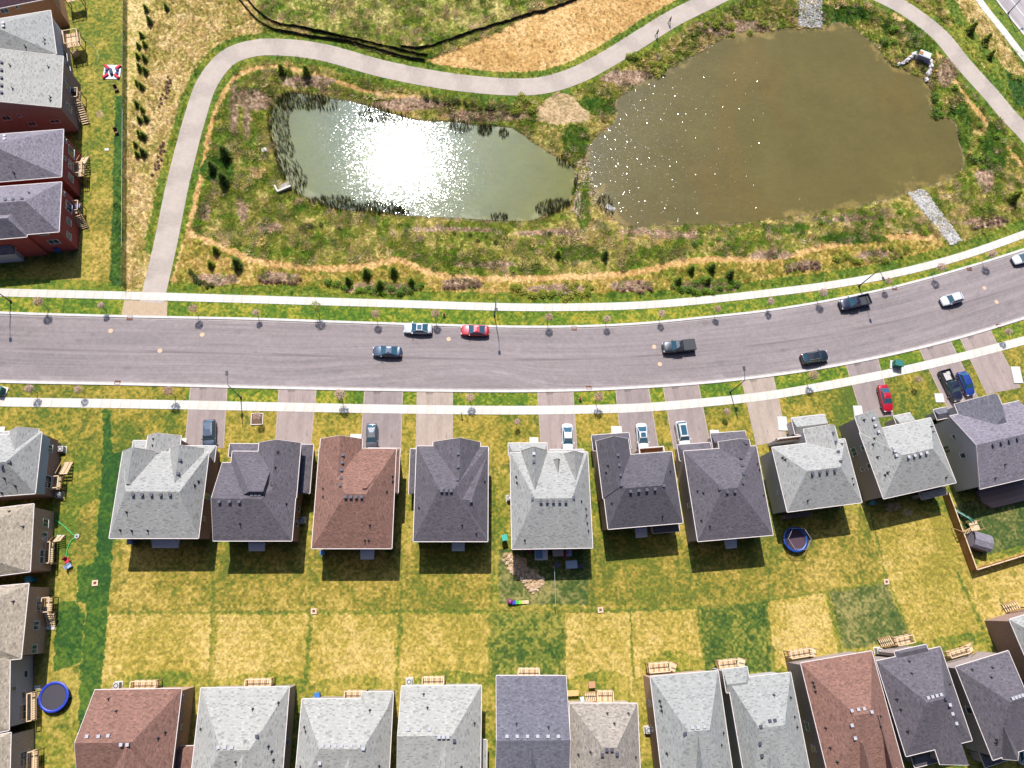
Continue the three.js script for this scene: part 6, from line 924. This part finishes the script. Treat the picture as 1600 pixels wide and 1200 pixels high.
{ // patterned play mat with cushions
  const t = thing('play_mat', 'white square mat with red corner cushions on the grass by the fence', 'mat', P(175.5, 113), 0.03); const wm = std(C(246, 246, 250), 0.8), rm = std(C(224, 30, 52), 0.8), bm = std(C(60, 60, 130), 0.8); part('mat', bx(0, 0.04, 0, 3.0, 0.12, 3.1), wm, t); for (const [x, z] of [[-1, -1], [1, -1], [-1, 1], [1, 1]]) { const c = part('cushion', new RoundedBoxGeometry(0.5, 0.3, 1.2, 2, 0.1), rm, t); c.position.set(x * 1.0, 0.24, z * 1.0); c.rotation.y = -x * z * 0.78 * -1; const b = part('cushion', new RoundedBoxGeometry(0.5, 0.26, 0.5, 2, 0.1), bm, t); b.position.set(x * 0.95, 0.22, z * 0.35); } const l = part('bolster', new THREE.CapsuleGeometry(0.28, 1.0, 4, 10).rotateX(Math.PI / 2), std(C(72, 84, 104), 0.8), t); l.position.set(-0.1, 0.36, 0.1); l.rotation.y = 0.3;
}
{ // coloured toddler slide, ball, hose, clothes line pole
  const t = thing('toddler_slide', 'rainbow coloured toddler slide lying on the back lawn', 'toy slide', P(812, 941), 0.05); [[30, 60, 200], [60, 190, 60], [160, 220, 50], [240, 200, 140], [250, 214, 170]].forEach((c, k) => part('segment', bx(-0.9 + k * 0.5, 0.45 - k * 0.09, 0, 0.49, 0.1, 0.5), std(C(...c), 0.5), t)); part('ladder', merge([bx(-1.15, 0.28, -0.2, 0.06, 0.6, 0.06), bx(-1.15, 0.28, 0.2, 0.06, 0.6, 0.06), bx(-1.15, 0.2, 0, 0.06, 0.05, 0.4), bx(-1.15, 0.4, 0, 0.06, 0.05, 0.4)]), std(C(60, 60, 200), 0.5), t); part('foot', bx(0.9, 0.05, 0, 0.06, 0.14, 0.4), std(C(240, 200, 140), 0.5), t);
  const b = shade(new THREE.Mesh(new THREE.SphereGeometry(0.42, 20, 14).translate(0, 0.4, 0), std(C(150, 60, 120), 0.5))); b.name = 'play_ball'; b.position.copy(P(797, 940, 0.4).setY(0)); scene.add(b); tag(b, 'purple ball beside the rainbow toddler slide', 'ball');
  const hose = (px, c, label, r) => { const q = W(px).map(p => p.setY(0.05)), o = q[0].clone(); const g = new THREE.TubeGeometry(new THREE.CatmullRomCurve3(q.map(p => p.clone().sub(o).setY(0.04))), 60, r, 6); const m = shade(new THREE.Mesh(g, std(C(...c), 0.6))); m.name = numbered('garden_hose'); m.position.copy(o); scene.add(m); tag(m, label, 'hose', 'garden hoses'); };
  hose([[88, 813], [100, 822], [116, 836], [121, 838], [112, 845], [106, 858], [103, 874]], [50, 214, 120], 'bright green garden hose on the grass behind the beige houses', 0.06); hose([[130, 62], [146, 72], [153, 84], [154, 95]], [176, 190, 110], 'pale garden hose curving over the fenced back lawn', 0.05);
  const pole = (x, y, x2, y2, label) => { const a = P(x, y), c = thing('washing_line', label, 'washing line', a); const e = P(x2, y2).sub(a); part('post', bar(V(0, -0.02, 0), V(0, 1.8, 0), 0.07), steel, c); part('post', bar(V(e.x, -0.02, e.z), V(e.x, 1.8, e.z), 0.07), steel, c); part('line', bar(V(0, 1.75, 0), V(e.x, 1.75, e.z), 0.045), steel, c); }; pole(864, 886, 866, 948, 'long pale washing line over the shaded back yard');
  const sp = thing('sprinkler', 'grey round hose reel lying where the green hose bends', 'hose reel', P(121, 838)); part('drum', cyl(0.35, 0.35, 0.2, 18), std(C(200, 200, 196), 0.6), sp); part('hub', cyl(0.12, 0.12, 0.3, 10), matBlack, sp);
  // splash pads and slabs
  for (const [x, y, w, d, c, label] of [[79, 981, 13, 6, 1, 'pale slab at the foot of the steep back stairs'], [95.5, 839, 12, 6, 2, 'pale slab beside the deck with the red chair'], [167, 234, 6, 4, 2, 'small white board lying on the fenced lawn'], [59, 1074, 9, 6, 0, 'pale slab between trampoline and siding wall']]) { const a = P(x - w / 2, y - d / 2), b2 = P(x + w / 2, y + d / 2), m = shade(new THREE.Mesh(new RoundedBoxGeometry(b2.x - a.x, 0.12, b2.z - a.z, 1, 0.02), concMats[c])); m.name = numbered('paving_slab'); m.position.copy(a.add(b2).multiplyScalar(0.5)).setY(0.05); scene.add(m); tag(m, label, 'slab', 'garden slabs'); }
  const gaz = thing('barbecue', 'black covered barbecue on the high deck with orange stairs', 'barbecue', P(117, 146, 2.4).setY(2.2), 0.2, 'barbecues'); part('cover', new RoundedBoxGeometry(1.2, 0.9, 0.7, 3, 0.15).translate(0, 0.5, 0), matBlack, gaz); part('handle', bx(0, 0.7, 0.38, 0.8, 0.05, 0.06), steel, gaz);
  const gz2 = thing('barbecue', 'dark barbecue on the deck of the red brick house', 'barbecue', P(123, 325, 2).setY(1.8), 0.2, 'barbecues'); part('cover', new RoundedBoxGeometry(0.6, 0.9, 0.9, 3, 0.15).translate(0, 0.5, 0), std(C(70, 66, 120), 0.7), gz2); part('handle', bx(0.33, 0.7, 0, 0.05, 0.05, 0.6), steel, gz2);
}
// ---------------------------------------------------------------- people on the path
function person(label, x, y, turn, shirt, legs, hair) {
  const R = 56, mc = new MarchingCubes(R, stoneMat, false, false, 60000); mc.isolation = 0;
  const cap = (p, a, b, ra, rb) => { const ab = b.clone().sub(a), t = clamp(p.clone().sub(a).dot(ab) / ab.lengthSq(), 0, 1); return p.distanceTo(a.clone().addScaledVector(ab, t)) - (ra + (rb - ra) * t); };
  const J = [[V(0, 0.95, 0), V(0, 1.38, 0.02), 0.15, 0.17], [V(-0.17, 1.4, 0), V(0.17, 1.4, 0), 0.07, 0.07], [V(0, 1.4, 0), V(0, 1.56, 0.02), 0.055, 0.055], [V(0, 1.62, 0.03), V(0, 1.68, 0.02), 0.085, 0.095]];
  for (const s of [-1, 1]) J.push([V(s * 0.09, 0.92, 0), V(s * 0.1, 0.5, s * 0.12), 0.095, 0.065], [V(s * 0.1, 0.5, s * 0.12), V(s * 0.1, 0.09, s * 0.18 - 0.06), 0.062, 0.042], [V(s * 0.1, 0.045, s * 0.18 - 0.06), V(s * 0.1, 0.045, s * 0.18 + 0.12), 0.045, 0.04], [V(s * 0.22, 1.4, 0), V(s * 0.26, 1.12, -s * 0.1), 0.055, 0.045], [V(s * 0.26, 1.12, -s * 0.1), V(s * 0.25, 0.88, -s * 0.02 + 0.05), 0.042, 0.032], [V(s * 0.25, 0.86, -s * 0.02 + 0.06), V(s * 0.25, 0.77, -s * 0.02 + 0.08), 0.036, 0.022]);
  for (let k = 0; k < R; k++) for (let j = 0; j < R; j++) for (let i = 0; i < R; i++) { const p = V((i - R / 2) / (R / 2) * 0.95, 0.88 + (j - R / 2) / (R / 2) * 0.95, (k - R / 2) / (R / 2) * 0.95); let d = 9; for (const [a, b, ra, rb] of J) { const e = cap(p, a, b, ra, rb), h = clamp(0.5 + 0.5 * (d - e) / 0.03, 0, 1); d = d + (e - d) * h - 0.03 * h * (1 - h); } mc.field[k * R * R + j * R + i] = -d; }
  mc.update(); const n = mc.count, pos = new Float32Array(mc.positionArray.slice(0, n * 3)), nor = new Float32Array(mc.normalArray.slice(0, n * 3)), col = new Float32Array(n * 3); const cs = [C(...shirt), C(...legs), C(...hair), C(226, 178, 150)];
  for (let k = 0; k < n; k++) { const X = pos[k * 3] * 0.95, Y = 0.88 + pos[k * 3 + 1] * 0.95, Z = pos[k * 3 + 2] * 0.95; pos[k * 3] = X; pos[k * 3 + 1] = Y; pos[k * 3 + 2] = Z; const c = Y > 1.66 || (Y > 1.58 && Z < 0) ? cs[2] : Y > 1.46 ? cs[3] : Y > 0.95 ? (Y < 0.9 && Math.abs(X) > 0.2 ? cs[3] : cs[0]) : Math.abs(X) > 0.2 ? cs[3] : cs[1]; col.set([c.r, c.g, c.b], k * 3); }
  const g = new THREE.BufferGeometry(); g.setAttribute('position', new THREE.BufferAttribute(pos, 3)); g.setAttribute('normal', new THREE.BufferAttribute(nor, 3)); g.setAttribute('color', new THREE.BufferAttribute(col, 3));
  const m = shade(new THREE.Mesh(g, std(0xffffff, 0.9, { vertexColors: true }))); m.name = numbered('person'); m.position.copy(onGround(x, y)); m.position.y += 0.05; m.rotation.y = turn; scene.add(m); tag(m, label, 'person', 'people on the path');
}
person('person in a purple top walking on the path edge', 1025, 57, 1.0, [120, 80, 116], [60, 60, 70], [50, 40, 36]);
person('person in grey clothes walking farther along the path', 1045, 37, 1.0, [112, 106, 116], [70, 70, 80], [60, 48, 40]);
console.log('garden');
renderer.render(scene, camera);
